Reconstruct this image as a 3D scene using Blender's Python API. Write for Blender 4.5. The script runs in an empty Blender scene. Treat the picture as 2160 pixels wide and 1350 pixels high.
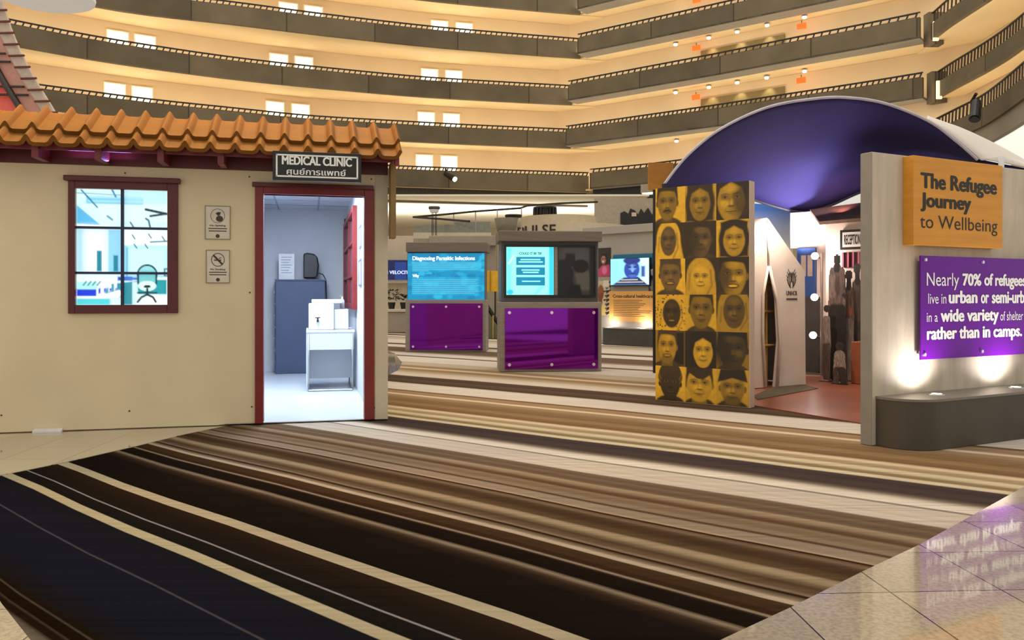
import bpy, bmesh, math, random
import numpy as np
from mathutils import Vector, Matrix
random.seed(7); rng = np.random.RandomState(7)
R = math.radians
# ------------------------------------------------------------------ camera, world, exposure
SC = bpy.context.scene
COL = SC.collection
FPX = 1750.0            # focal length in pixels of the 2160x1350 frame
K = FPX / 1900.0        # all depths below were measured for a 1900 px lens
H = 1.22                # eye height
HZ = 622.0              # horizon row
cam = bpy.data.objects.new('camera', bpy.data.cameras.new('camera'))
COL.objects.link(cam)
cam.location = (0, 0, H); cam.rotation_euler = (R(90), 0, 0)
cam.data.sensor_width = 36; cam.data.lens = 36 * FPX / 2160
cam.data.shift_y = -(675 - HZ) / 2160
cam.data.clip_end = 400
SC.camera = cam
SC.view_settings.view_transform = 'Standard'; SC.view_settings.look = 'None'
SC.view_settings.gamma = 1; SC.view_settings.use_curve_mapping = False
SC.view_settings.exposure = 0.0
w = bpy.data.worlds.new('world'); SC.world = w; w.use_nodes = True
w.node_tree.nodes['Background'].inputs[0].default_value = (1.0, 0.935, 0.83, 1)
w.node_tree.nodes['Background'].inputs[1].default_value = 0.78

def aim(o, d):
    o.rotation_euler = Vector(d).to_track_quat('-Z', 'Y').to_euler()
def area(name, loc, d, sx, sy, watt, col, spread=180):
    l = bpy.data.lights.new(name, 'AREA'); l.shape = 'RECTANGLE'; l.size = sx; l.size_y = sy
    l.energy = watt; l.color = col; l.spread = R(spread)
    o = bpy.data.objects.new(name, l); COL.objects.link(o); o.location = loc; aim(o, d); return o
def spot(name, loc, d, watt, col, ang=60, blend=.5, rad=.05):
    l = bpy.data.lights.new(name, 'SPOT'); l.energy = watt; l.color = col
    l.spot_size = R(ang); l.spot_blend = blend; l.shadow_soft_size = rad
    o = bpy.data.objects.new(name, l); COL.objects.link(o); o.location = loc; aim(o, d); return o
def point(name, loc, watt, col, rad=.1):
    l = bpy.data.lights.new(name, 'POINT'); l.energy = watt; l.color = col; l.shadow_soft_size = rad
    o = bpy.data.objects.new(name, l); COL.objects.link(o); o.location = loc; return o

def W(px, py, Y):       # a pixel at (1900-px-lens) depth Y -> world point
    return Vector(((px - 1080) / 1900 * Y, Y * K, H + (HZ - py) / 1900 * Y))
def fl(px, py):         # the floor point seen at a pixel
    return W(px, py, 1900 * H / (py - HZ))

# large unseen lights: the atrium roof, and a fill light added over the exhibit
area('atrium_roof_light', (2, 22, 34), (0, 0, -1), 40, 40, 7000, (1.0, .90, .74))
area('exhibit_fill_light', (0.5, 9.5, 9.0), (0, .1, -1), 7, 6, 200, (1.0, .86, .68))

# ------------------------------------------------------------------ colours and materials
def lin(c):
    return c / 12.92 if c <= .04045 else ((c + .055) / 1.055) ** 2.4
def hx(h):
    h = h.lstrip('#'); h = h if len(h) == 6 else ''.join(q * 2 for q in h); return tuple(lin(int(h[i:i + 2], 16) / 255) for i in (0, 2, 4))
MATS = {}
def mat(name, col, rough=.6, metal=0, var=.12, scale=6, stretch=(1, 1, 1), emit=None, es=0, spec=.5, attr=False, alpha=1, trans=0, bump=0):
    if name in MATS: return MATS[name]
    m = bpy.data.materials.new(name); m.use_nodes = True; N = m.node_tree.nodes; L = m.node_tree.links
    b = N['Principled BSDF']
    c = hx(col) if isinstance(col, str) else col
    b.inputs['Roughness'].default_value = rough; b.inputs['Metallic'].default_value = metal
    b.inputs['Specular IOR Level'].default_value = spec
    if trans: b.inputs['Transmission Weight'].default_value = trans
    if alpha < 1: b.inputs['Alpha'].default_value = alpha
    if attr:
        a = N.new('ShaderNodeAttribute'); a.attribute_name = 'Col'
        src = a.outputs['Color']
    else:
        tc = N.new('ShaderNodeTexCoord'); mp = N.new('ShaderNodeMapping')
        mp.inputs['Scale'].default_value = stretch
        nz = N.new('ShaderNodeTexNoise'); nz.inputs['Scale'].default_value = scale; nz.inputs['Detail'].default_value = 5
        L.new(tc.outputs['Object'], mp.inputs[0]); L.new(mp.outputs[0], nz.inputs['Vector'])
        mx = N.new('ShaderNodeMix'); mx.data_type = 'RGBA'
        mx.inputs[6].default_value = tuple(max(0, v * (1 - var)) for v in c) + (1,)
        mx.inputs[7].default_value = tuple(min(1, v * (1 + var)) for v in c) + (1,)
        rp = N.new('ShaderNodeMapRange'); rp.inputs[1].default_value = .3; rp.inputs[2].default_value = .7
        L.new(nz.outputs['Fac'], rp.inputs[0]); L.new(rp.outputs[0], mx.inputs[0])
        src = mx.outputs[2]
        if bump:
            bp = N.new('ShaderNodeBump'); bp.inputs['Strength'].default_value = bump; bp.inputs['Distance'].default_value = .01
            L.new(nz.outputs['Fac'], bp.inputs['Height']); L.new(bp.outputs[0], b.inputs['Normal'])
    L.new(src, b.inputs['Base Color'])
    if es:
        if attr and emit is None: L.new(src, b.inputs['Emission Color'])
        else: b.inputs['Emission Color'].default_value = (hx(emit) if isinstance(emit, str) else (emit or c)) + (1,)
        b.inputs['Emission Strength'].default_value = es
    MATS[name] = m
    return m

def joint_concrete(name, col, step, width=.05, dark=.45):
    m = mat(name, col, .85, var=.16, scale=.6, spec=.2)
    N = m.node_tree.nodes; L = m.node_tree.links; b = N['Principled BSDF']
    src = b.inputs['Base Color'].links[0].from_socket
    uv = N.new('ShaderNodeUVMap'); sx = N.new('ShaderNodeSeparateXYZ'); L.new(uv.outputs[0], sx.inputs[0])
    d = N.new('ShaderNodeMath'); d.operation = 'DIVIDE'; d.inputs[1].default_value = step; L.new(sx.outputs[0], d.inputs[0])
    f = N.new('ShaderNodeMath'); f.operation = 'FRACT'; L.new(d.outputs[0], f.inputs[0])
    g = N.new('ShaderNodeMath'); g.operation = 'LESS_THAN'; g.inputs[1].default_value = width / step; L.new(f.outputs[0], g.inputs[0])
    # each cast panel a slightly different grey
    fo = N.new('ShaderNodeMath'); fo.operation = 'FLOOR'; L.new(d.outputs[0], fo.inputs[0])
    wn = N.new('ShaderNodeTexWhiteNoise'); wn.noise_dimensions = '1D'; L.new(fo.outputs[0], wn.inputs['W'])
    mr = N.new('ShaderNodeMapRange'); mr.inputs[3].default_value = .82; mr.inputs[4].default_value = 1.12; L.new(wn.outputs['Value'], mr.inputs[0])
    ml = N.new('ShaderNodeMix'); ml.data_type = 'RGBA'; ml.blend_type = 'MULTIPLY'; ml.inputs[0].default_value = 1
    L.new(src, ml.inputs[6]); L.new(mr.outputs[0], ml.inputs[7])
    mx = N.new('ShaderNodeMix'); mx.data_type = 'RGBA'; L.new(g.outputs[0], mx.inputs[0]); L.new(ml.outputs[2], mx.inputs[6])
    mx.inputs[7].default_value = tuple(v * dark for v in hx(col)) + (1,)
    L.new(mx.outputs[2], b.inputs['Base Color'])
    return m

# ------------------------------------------------------------------ mesh helpers
class MB:
    def __init__(s): s.v = []; s.f = []; s.uv = {}
    def add(s, vs, fs):
        n = len(s.v); s.v += [tuple(p) for p in vs]; s.f += [tuple(n + i for i in q) for q in fs]; return s
    def box(s, x0, x1, y0, y1, z0, z1):
        x0, x1 = sorted((x0, x1)); y0, y1 = sorted((y0, y1)); z0, z1 = sorted((z0, z1))
        return s.add([(x0, y0, z0), (x1, y0, z0), (x1, y1, z0), (x0, y1, z0), (x0, y0, z1), (x1, y0, z1), (x1, y1, z1), (x0, y1, z1)],
                     [(0, 3, 2, 1), (4, 5, 6, 7), (0, 1, 5, 4), (1, 2, 6, 5), (2, 3, 7, 6), (3, 0, 4, 7)])
    def prism_z(s, poly, z0, z1):      # poly ccw seen from above
        n = len(poly)
        return s.add([(p[0], p[1], z0) for p in poly] + [(p[0], p[1], z1) for p in poly],
                     [tuple(range(n))[::-1], tuple(range(n, 2 * n))] + [(i, (i + 1) % n, n + (i + 1) % n, n + i) for i in range(n)])
    def prism_y(s, poly, y0, y1):      # poly (x,z) ccw seen from the front (-y)
        n = len(poly)
        return s.add([(p[0], y0, p[1]) for p in poly] + [(p[0], y1, p[1]) for p in poly],
                     [tuple(range(n)), tuple(range(n, 2 * n))[::-1]] + [((i + 1) % n, i, n + i, n + (i + 1) % n) for i in range(n)])
    def prism_x(s, poly, x0, x1):      # poly (y,z)
        n = len(poly)
        return s.add([(x0, p[0], p[1]) for p in poly] + [(x1, p[0], p[1]) for p in poly],
                     [tuple(range(n))[::-1], tuple(range(n, 2 * n))] + [(i, (i + 1) % n, n + (i + 1) % n, n + i) for i in range(n)])
    def cyl(s, a, b, r, r2=None, n=14):
        a = Vector(a); b = Vector(b); r2 = r if r2 is None else r2
        q = (b - a).to_track_quat('Z', 'Y')
        vs = [a + q @ Vector((r * math.cos(2 * math.pi * i / n), r * math.sin(2 * math.pi * i / n), 0)) for i in range(n)]
        vs += [b + q @ Vector((r2 * math.cos(2 * math.pi * i / n), r2 * math.sin(2 * math.pi * i / n), 0)) for i in range(n)]
        return s.add(vs, [(i, (i + 1) % n, n + (i + 1) % n, n + i) for i in range(n)] + [tuple(range(n))[::-1], tuple(range(n, 2 * n))])
    def tube(s, pts, r, n=8):
        pts = [Vector(p) for p in pts]; rows = []; up = Vector((.13, .31, .94))
        for i, p in enumerate(pts):
            t = (pts[min(i + 1, len(pts) - 1)] - pts[max(i - 1, 0)]).normalized(); x = t.cross(up)
            if x.length < .05: x = t.cross(Vector((1, 0, .1)))
            x.normalize(); y = t.cross(x); rows.append([p + (x * math.cos(2 * math.pi * j / n) + y * math.sin(2 * math.pi * j / n)) * r for j in range(n)])
        k = len(rows)
        return s.add([p for q in rows for p in q], [(i * n + j, i * n + (j + 1) % n, (i + 1) * n + (j + 1) % n, (i + 1) * n + j) for i in range(k - 1) for j in range(n)] + [tuple(range(n))[::-1], tuple(range((k - 1) * n, k * n))])
    def lathe(s, prof, c=(0, 0, 0), n=28):   # prof of (r,z)
        m = len(prof); vs = []
        for i in range(n):
            t = 2 * math.pi * i / n
            vs += [(c[0] + r * math.cos(t), c[1] + r * math.sin(t), c[2] + z) for r, z in prof]
        fs = []
        for i in range(n):
            j = (i + 1) % n
            fs += [(i * m + q, j * m + q, j * m + q + 1, i * m + q + 1) for q in range(m - 1)]
        fs += [tuple(i * m for i in range(n))[::-1], tuple(i * m + m - 1 for i in range(n))]
        return s.add(vs, fs)
    def ball(s, c, r, n=12):
        m = n // 2 + 1
        return s.lathe([(max(1e-4, r * math.sin(math.pi * i / m)), -r * math.cos(math.pi * i / m)) for i in range(m + 1)], c, n)
    def grid(s, P):                    # P[i][j] points
        a, b = len(P), len(P[0])
        return s.add([p for row in P for p in row], [(i * b + j, i * b + j + 1, (i + 1) * b + j + 1, (i + 1) * b + j) for i in range(a - 1) for j in range(b - 1)])
    def build(s, name, m, parent=None, smooth=False, bevel=0, solid=0, colors=None, uv=None):
        me = bpy.data.meshes.new(name); me.from_pydata(s.v, [], s.f); me.update()
        o = bpy.data.objects.new(name, me); COL.objects.link(o); me.materials.append(m)
        if smooth:
            me.polygons.foreach_set('use_smooth', [True] * len(me.polygons))
        if colors is not None:
            a = me.color_attributes.new('Col', 'FLOAT_COLOR', 'POINT')
            c = np.ones((len(s.v), 4), 'f'); c[:, :3] = colors; a.data.foreach_set('color', c.ravel())
        if uv is not None:
            ul = me.uv_layers.new(name='UVMap')
            for p in me.polygons:
                for li in p.loop_indices: ul.data[li].uv = uv[me.loops[li].vertex_index]
        if bevel:
            md = o.modifiers.new('bevel', 'BEVEL'); md.width = bevel; md.segments = 2; md.limit_method = 'ANGLE'
        if solid:
            md = o.modifiers.new('solid', 'SOLIDIFY'); md.thickness = solid; md.offset = 0
        if parent: o.parent = parent
        return o
def tag(o, label, cat, group=None):
    o['label'] = label; o['category'] = cat
    if group: o['group'] = group
    return o
def thing(name, label, cat, loc=(0, 0, 0), rz=0, group=None):
    o = bpy.data.objects.new(name, None); COL.objects.link(o); o.empty_display_size = .2
    o.location = loc; o.rotation_euler = (0, 0, rz); return tag(o, label, cat, group)
def struct(o): o['kind'] = 'structure'; return o

class Frame:            # a vertical plane: x along it to the right, y away from the eye, z up
    def __init__(s, a, b):
        a = Vector((a[0], a[1], 0)); b = Vector((b[0], b[1], 0)); s.o = a; s.u = (b - a).normalized()
        s.v = Vector((-s.u.y, s.u.x, 0)); s.rz = math.atan2(s.u.y, s.u.x); s.len = (b - a).length
    def px(s, px, py, v=0):
        d = Vector(((px - 1080) / FPX, 1, (HZ - py) / FPX)); c = Vector((0, 0, H))
        o = s.o + s.v * v; t = (o - c).dot(s.v) / d.dot(s.v); p = c + d * t
        return (p - s.o).dot(s.u), p.z
    def loc(s, p): p = Vector((p[0], p[1], 0)) - s.o; return p.dot(s.u), p.dot(s.v)
    def pt(s, a, v, z): return s.o + s.u * a + s.v * v + Vector((0, 0, z))
    def dir(s, a, v, z): return s.u * a + s.v * v + Vector((0, 0, z))
    def thing(s, name, label, cat, group=None, at=(0, 0, 0)):
        return thing(name, label, cat, s.pt(*at), s.rz, group)

def rbox(mb, fr, x0, x1, y0, y1, v0, v1, ref=None):  # box from a pixel rectangle read on plane v=ref
    ref = v0 if ref is None else ref
    a, zt = fr.px(x0, (y0 + y1) / 2, ref); b, _ = fr.px(x1, (y0 + y1) / 2, ref)
    _, zt = fr.px((x0 + x1) / 2, y0, ref); _, zb = fr.px((x0 + x1) / 2, y1, ref)
    return mb.box(a, b, v0, v1, zb, zt), (a, b, zb, zt)

# ------------------------------------------------------------------ lettering
_tc = {}
def text_mesh(txt, bold):
    key = (txt, bold)
    if key in _tc: return _tc[key]
    cu = bpy.data.curves.new('t', 'FONT'); cu.body = txt; cu.size = 1; cu.offset = bold; cu.resolution_u = 4
    o = bpy.data.objects.new('t', cu); COL.objects.link(o)
    dg = bpy.context.evaluated_depsgraph_get(); dg.update()
    me = bpy.data.meshes.new_from_object(o.evaluated_get(dg))
    v = [tuple(p.co) for p in me.vertices]; f = [tuple(p.vertices) for p in me.polygons]
    bpy.data.objects.remove(o); bpy.data.curves.remove(cu); bpy.data.meshes.remove(me)
    _tc[key] = (v, f); return v, f
def letters(mb, txt, x0, x1, zb, cap, y, bold=0.0, slant=0):
    v, f = text_mesh(txt, 0)
    ref = text_mesh('H', 0)[0]; ch = max(p[1] for p in ref)
    xs = [p[0] for p in v]; d = max(0, bold) * 1.6; a, b = min(xs) - d, max(xs) + d
    sx = (x1 - x0) / (b - a); sz = cap / (ch + d)
    for i, (ox, oz) in enumerate([(0, 0)] + ([(d * math.cos(q), d * .5 * math.sin(q)) for q in np.arange(0, 6.2, .785)] if d else [])):
        mb.add([(x0 + (p[0] + ox - a) * sx, y - i * .00003, zb + (p[1] + oz + d * .5) * sz) for p in v], f)
    return mb
def plines(mb, fr, rows, y, h=.35):   # tiny print read only as grey lines: (x0,x1,py,height px)
    for x0, x1, py, hh in rows:
        a, zt = fr.px(x0, py, y); b, _ = fr.px(x1, py, y); _, zb = fr.px(x0, py + hh, y)
        mb.add([(a, y, zb), (b, y, zb), (b, y, zt), (a, y, zt)], [(0, 1, 2, 3)])
    return mb

# ------------------------------------------------------------------ a small painter for printed pictures
class Paint:
    def __init__(s, nx, ny, bg, asp=1.0):
        s.nx, s.ny = nx, ny; s.asp = asp
        X, Y = np.meshgrid(np.linspace(0, 1, nx), np.linspace(0, 1, ny)); s.X = X; s.Y = Y
        s.c = np.ones((ny, nx, 3)) * np.array(bg)
    def mix(s, m, col, op=1):
        m = np.clip(m, 0, 1)[..., None] * op; s.c = s.c * (1 - m) + np.array(col) * m; return s
    def ell(s, cx, cy, rx, ry, col, soft=.08, op=1, rot=0):
        x = s.X - cx; y = (s.Y - cy) * s.asp; r = R(rot); c, q = math.cos(r), math.sin(r)
        d = np.sqrt(((x * c + y * q) / rx) ** 2 + ((-x * q + y * c) / (ry * s.asp)) ** 2)
        return s.mix((1 - d) / soft + .5, col, op)
    def rect(s, x0, x1, y0, y1, col, soft=.012, op=1):
        d = np.minimum(np.minimum(s.X - x0, x1 - s.X), np.minimum(s.Y - y0, y1 - s.Y)); return s.mix(d / soft + .5, col, op)
    def poly(s, P, col, soft=.012, op=1):
        ins = np.zeros(s.X.shape, bool); dm = np.full(s.X.shape, 9.)
        n = len(P)
        for i in range(n):
            (x0, y0), (x1, y1) = P[i], P[(i + 1) % n]
            if y0 != y1:
                cr = ((y0 > s.Y) != (y1 > s.Y)) & (s.X < (x1 - x0) * (s.Y - y0) / (y1 - y0) + x0); ins ^= cr
            dx, dy = x1 - x0, y1 - y0; L = dx * dx + dy * dy + 1e-9
            t = np.clip(((s.X - x0) * dx + (s.Y - y0) * dy) / L, 0, 1)
            dm = np.minimum(dm, np.hypot(s.X - x0 - t * dx, s.Y - y0 - t * dy))
        return s.mix(np.where(ins, dm, -dm) / soft + .5, col, op)
    def line(s, P, wd, col, op=1, soft=.01):
        dm = np.full(s.X.shape, 9.)
        for (x0, y0), (x1, y1) in zip(P[:-1], P[1:]):
            dx, dy = x1 - x0, y1 - y0; L = dx * dx + dy * dy + 1e-9
            t = np.clip(((s.X - x0) * dx + (s.Y - y0) * dy) / L, 0, 1)
            dm = np.minimum(dm, np.hypot(s.X - x0 - t * dx, (s.Y - y0 - t * dy) * s.asp))
        return s.mix((wd - dm) / soft + .5, col, op)
    def noise(s, amp, n=14, seed=0):
        g = np.random.RandomState(seed).rand(n, n)
        ix = s.X * (n - 1.001); iy = s.Y * (n - 1.001); x = ix.astype(int); y = iy.astype(int); fx = ix - x; fy = iy - y
        v = (g[y, x] * (1 - fx) + g[y, x + 1] * fx) * (1 - fy) + (g[y + 1, x] * (1 - fx) + g[y + 1, x + 1] * fx) * fy
        s.c = np.clip(s.c * (1 + amp * (v[..., None] - .5) * 2), 0, 1); return s
    def sheet(s, name, m, parent, x0, x1, z0, z1, y):
        xs = np.linspace(x0, x1, s.nx); zs = np.linspace(z1, z0, s.ny)
        mb = MB(); mb.v = [(a, y, b) for b in zs for a in xs]; nx = s.nx
        mb.f = [(i * nx + j, (i + 1) * nx + j, (i + 1) * nx + j + 1, i * nx + j + 1) for i in range(s.ny - 1) for j in range(nx - 1)]
        return mb.build(name, m, parent, colors=s.c.reshape(-1, 3))

M_PRINT = mat('printed_matte', '#ffffff', .45, attr=True)
M_SCREEN = mat('lit_print', '#ffffff', .3, attr=True, es=1.0)
M_BLACK = mat('black_plastic', '#141414', .4)
M_WHITE_INK = mat('white_ink', '#f4f2ee', .5)
M_BLACK_INK = mat('black_ink', '#17130f', .5)
M_STEEL = mat('brushed_steel', '#b9b7b2', .3, 1)

# ================================================================== FLOOR
def stone():
    m = mat('polished_stone', '#b0a48c', .07, var=.07, scale=2.2, spec=1.0)
    N = m.node_tree.nodes; L = m.node_tree.links; b = N['Principled BSDF']
    src = b.inputs['Base Color'].links[0].from_socket
    tc = N.new('ShaderNodeTexCoord'); mp = N.new('ShaderNodeMapping'); mp.inputs['Rotation'].default_value = (0, 0, R(-3))
    th = R(-3); rx = lambda x, y: x * math.cos(th) - y * math.sin(th); ry = lambda x, y: x * math.sin(th) + y * math.cos(th)
    mp.inputs['Location'].default_value = (-rx(1.085, 3.507 * K) + 9.4, -ry(1.25, 3.667 * K) + 10, 0)
    b.inputs['Coat Weight'].default_value = .7; b.inputs['Coat Roughness'].default_value = .035; b.inputs['Coat IOR'].default_value = 1.6
    L.new(tc.outputs['Object'], mp.inputs[0])
    n2 = N.new('ShaderNodeTexNoise'); n2.inputs['Scale'].default_value = 55; n2.inputs['Detail'].default_value = 6; L.new(mp.outputs[0], n2.inputs['Vector'])
    mr = N.new('ShaderNodeMapRange'); mr.inputs[1].default_value = .36; mr.inputs[2].default_value = .6; mr.inputs[3].default_value = .78; mr.inputs[4].default_value = 1.06
    L.new(n2.outputs['Fac'], mr.inputs[0])
    m1 = N.new('ShaderNodeMix'); m1.data_type = 'RGBA'; m1.blend_type = 'MULTIPLY'; m1.inputs[0].default_value = 1
    L.new(src, m1.inputs[6]); L.new(mr.outputs[0], m1.inputs[7])
    br = N.new('ShaderNodeTexBrick'); br.offset = 0; br.inputs['Scale'].default_value = 1
    br.inputs['Brick Width'].default_value = .47; br.inputs['Row Height'].default_value = .5
    br.inputs['Mortar Size'].default_value = .0035; br.inputs['Mortar Smooth'].default_value = 0
    L.new(mp.outputs[0], br.inputs['Vector'])
    br.inputs['Color1'].default_value = (.86, .86, .86, 1); br.inputs['Color2'].default_value = (1.1, 1.1, 1.1, 1); br.inputs['Mortar'].default_value = (.12, .1, .08, 1)
    m2 = N.new('ShaderNodeMix'); m2.data_type = 'RGBA'; m2.blend_type = 'MULTIPLY'; m2.inputs[0].default_value = 1
    L.new(m1.outputs[2], m2.inputs[6]); L.new(br.outputs['Color'], m2.inputs[7]); L.new(m2.outputs[2], b.inputs['Base Color'])
    return m
def kk(P): return [(x, y * K) for x, y in P]
M_STONE = None
M_STONE = stone()
mb = MB()
mb.prism_z(kk([(-.7, 1.98), (-1.716, 3.197), (-2.02, 3.56), (-3.3, 5.3), (-3.45, 6.07), (-3.25, 6.55), (-3.04, 7.2), (-2.86, 7.86), (-2.68, 8.32), (-2.3, 10), (-1.9, 13), (-1.84, 14.6),
               (-1.98, 16.2), (-2.45, 18.8), (-4.2, 24), (-12, 32), (-40, 32), (-40, 1)])[::-1], -.12, .004)
mb.prism_z(kk([(0, 1), (40, 1), (40, 15), (10, 12.4), (8, 10.5), (5, 7.5), (3.245, 5.71), (1.987, 4.39), (1.536, 3.956), (1.093, 3.515), (.744, 3.184), (-.2, 2.2)]), -.12, .004)
mb.box(-60, 60, 34 * K, 90, -.12, .004)
struct(mb.build('floor', M_STONE))

# carpet: bands across it, written as (row at the middle of the picture, colour); near-to-far light is partly in the colours
BANDS = [(2250, '1a1208'), (1640, '6a6052'), (1600, '655b4c'), (1594, '2a1a10'), (1575, '2a1c0c'), (1570, '3a2c1c'), (1560, '1e1206'), (1545, '1f1408'), (1541, '4a3c2c'), (1537, '20160c'), (1500, '1b1714'),
         (1460, '17181f'), (1410, '181a24'), (1397, '181a24'), (1395, '4a484c'), (1392, '181a24')]
c2py = lambda c: 622 + 2318 / c
BND = [(c, col) for c, col in [(1.0, '6a6052'), (1.55, '6f6656'), (1.60, '5f5546'), (1.625, '24170c'), (1.66, '221509'), (1.675, '43352a'), (1.685, '1e1206'), (1.742, '1f1408'), (1.752, '4e4236'), (1.764, '20160c'),
       (1.86, '1c1a1c'), (2.0, '191b26'), (2.325, '1a1b28'), (2.336, '4c484a'), (2.352, '1a1b28'), (2.725, '1c1b20'), (2.735, 'b0a480'), (2.825, 'b4a884'), (2.835, '1b1814'),
       (2.972, '1f1a17'), (2.980, '8c8684'), (2.990, '8c8684'), (2.998, '1f1a17'), (3.16, '241a12'), (3.31, '2e2015')]]
for py, col in [(1321, 'b2a282'), (1297, 'ada080'), (1296, '1b1410'), (1215, '1f1713'), (1200, '342519'), (1194, '4a3826'), (1187, '8a7861'), (1184, '6a5a48'), (1181, '1d150f'), (1159, '211812'), (1156, '3a2b1e'), (1154, '8f7a62'),
                (1152, '8f7a62'), (1150, '3e2a18'), (1130, '48331e'), (1127, '4a3520'), (1125.5, 'b6a084'), (1121, 'bba68c'), (1118, '8a765c'), (1113, '5e4c38'), (1111, '331f10'), (1109.5, '331f10'), (1107, '8a745c'),
                (1103, '6a543e'), (1094, '55402a'), (1088, '7a654a'), (1085, '96805f'), (1077, '9c866a'), (1074, '60492f'), (1056, '4c3724'), (1052, '5a442e'), (1048, '7a644c'), (1045, '6a523a'), (1043.5, '3c2412'),
                (1042, '3c2412'), (1041, 'b09a7c'), (1038, '98826a'), (1028, '94806a'), (1026.5, '5a462e'), (1024.5, '5a462e'), (1023, '8c765c'), (1012, '80694f'), (1008, '8c7458'), (1005, '5e452a'), (1001, '6a5138'), (997, '927a5c'), (992, 'a48c6c'),
                (990, '77604a'), (975, '735c46'), (972, '7a6650'), (970, 'd0c0ae'), (955, 'cabaa6'), (949, 'cfc2b0'), (948, '8f8272'), (946.5, '8f8272'), (945.5, 'e6dac8'), (939, 'ddd0bc'), (934, '8a7a6a'), (929, '4e403a'), (913, '4e4040'),
                (911.5, '5a4a3c'), (910, 'd8c6a4'), (907, 'dccaa8'), (905, '8e7850'), (902, '957f58'), (899, 'd4c09a'), (896, 'dcc8a2'), (893.5, 'a88e68'), (890, 'b39a74'), (887, 'e6cca8'), (885, 'd8bc94'), (883, '84643f'), (874, '9a7a52'), (868, '8c6c46'), (858, 'a88a64'),
                (856, 'b49870'), (855, 'ecd8b8'), (853.5, 'e4cca8'), (852, 'ab8a66'), (847, 'b0906a'), (846, '7c5e44'), (844.5, '7c5e44'), (843.5, 'e0d2c2'), (829, 'e0d4c8'), (827.5, 'c0ae9c'), (826.5, '64503f'), (811, '604c3e'), (810, 'd8c4b0'), (807, 'e2d0bc'), (802, 'd2bea2'), (797, 'aa8c66'), (794, 'a5865e'), (791, 'ead2ae'), (789.5, 'b08e66'), (787, 'a68464')]:
    BND.append((2318 / (py - 622), col))
cc = 14.3
pal = ['e0d2c0', '7a6450', 'c8b496', '5a4638', 'd8c8b0', '8c7050', 'b09070', '4e4038', 'e4d8c8', '9a7c5c']
while cc < 48:
    wdt = random.choice([.25, .4, .6, .9]); q = random.choice(pal)
    BND += [(cc, q), (cc + wdt, q)]; cc += wdt + .05
def acoef(c): t = min(1, max(0, (c - 3) / 5)); t = t * t * (3 - 2 * t); return .968 - .135 * t
mb = MB(); cols = []
XS = np.linspace(-16, 13.5, 60)
rows = []
for (c0, a0), (c1, a1) in zip(BND[:-1], BND[1:]):
    q0, q1 = np.array(hx(a0)), np.array(hx(a1)); n = max(1, int((c1 - c0) / (.022 + .004 * c0))) if 3.5 < c0 < 14.3 else 1
    for i in range(n):      # fine yarn lines inside the broader bands
        q = q0 + (q1 - q0) * i / n; lum = q.mean()
        if i and lum > .02: q = q * (1 + rng.uniform(-.26, .2) * (1 if lum < .4 else .35))
        rows.append((c0 + (c1 - c0) * i / n, q))
rows.append((BND[-1][0], np.array(hx(BND[-1][1]))))
G_CARPET = .76
for c, h in rows:
    a = acoef(c); q = h * .86 + h.mean() * .14
    for x in XS:
        y = c - a * x + .018 * math.sin(x * 1.7 + c * .6) + .012 * math.sin(x * 3.9 + c * .35)
        mb.v.append((x, y * K, 0.0)); cols.append(q * G_CARPET)
nx = len(XS)
mb.f = [(i * nx + j, i * nx + j + 1, (i + 1) * nx + j + 1, (i + 1) * nx + j) for i in range(len(rows) - 1) for j in range(nx - 1)]
def carpet_mat():
    m = mat('carpet_wool', '#ffffff', 1.0, attr=True, spec=0)
    N = m.node_tree.nodes; L = m.node_tree.links; b = N['Principled BSDF']
    tc = N.new('ShaderNodeTexCoord'); nz = N.new('ShaderNodeTexNoise'); nz.inputs['Scale'].default_value = 140; nz.inputs['Detail'].default_value = 3
    L.new(tc.outputs['Object'], nz.inputs['Vector'])
    # fine yarn streaks along the bands
    mp = N.new('ShaderNodeMapping'); mp.inputs['Rotation'].default_value = (0, 0, R(38)); mp.inputs['Scale'].default_value = (.5, 34, 1)
    n2 = N.new('ShaderNodeTexNoise'); n2.inputs['Scale'].default_value = 1; n2.inputs['Detail'].default_value = 2
    L.new(tc.outputs['Object'], mp.inputs[0]); L.new(mp.outputs[0], n2.inputs['Vector'])
    ad = N.new('ShaderNodeMath'); ad.operation = 'MULTIPLY_ADD'; ad.inputs[1].default_value = .45; L.new(nz.outputs['Fac'], ad.inputs[0]); 
    m3 = N.new('ShaderNodeMath'); m3.operation = 'MULTIPLY'; m3.inputs[1].default_value = .75; L.new(n2.outputs['Fac'], m3.inputs[0]); L.new(m3.outputs[0], ad.inputs[2])
    mr = N.new('ShaderNodeMapRange'); mr.inputs[1].default_value = .35; mr.inputs[2].default_value = .85; mr.inputs[3].default_value = .74; mr.inputs[4].default_value = 1.2
    L.new(ad.outputs[0], mr.inputs[0])
    src = b.inputs['Base Color'].links[0].from_socket
    mx = N.new('ShaderNodeMix'); mx.data_type = 'RGBA'; mx.blend_type = 'MULTIPLY'; mx.inputs[0].default_value = 1
    L.new(src, mx.inputs[6]); L.new(mr.outputs[0], mx.inputs[7]); L.new(mx.outputs[2], b.inputs['Base Color'])
    return m
cp = mb.build('carpet', carpet_mat(), colors=np.array(cols))
tag(cp, 'wide wool carpet with wavy brown, cream and black bands across the hall', 'carpet')

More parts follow.
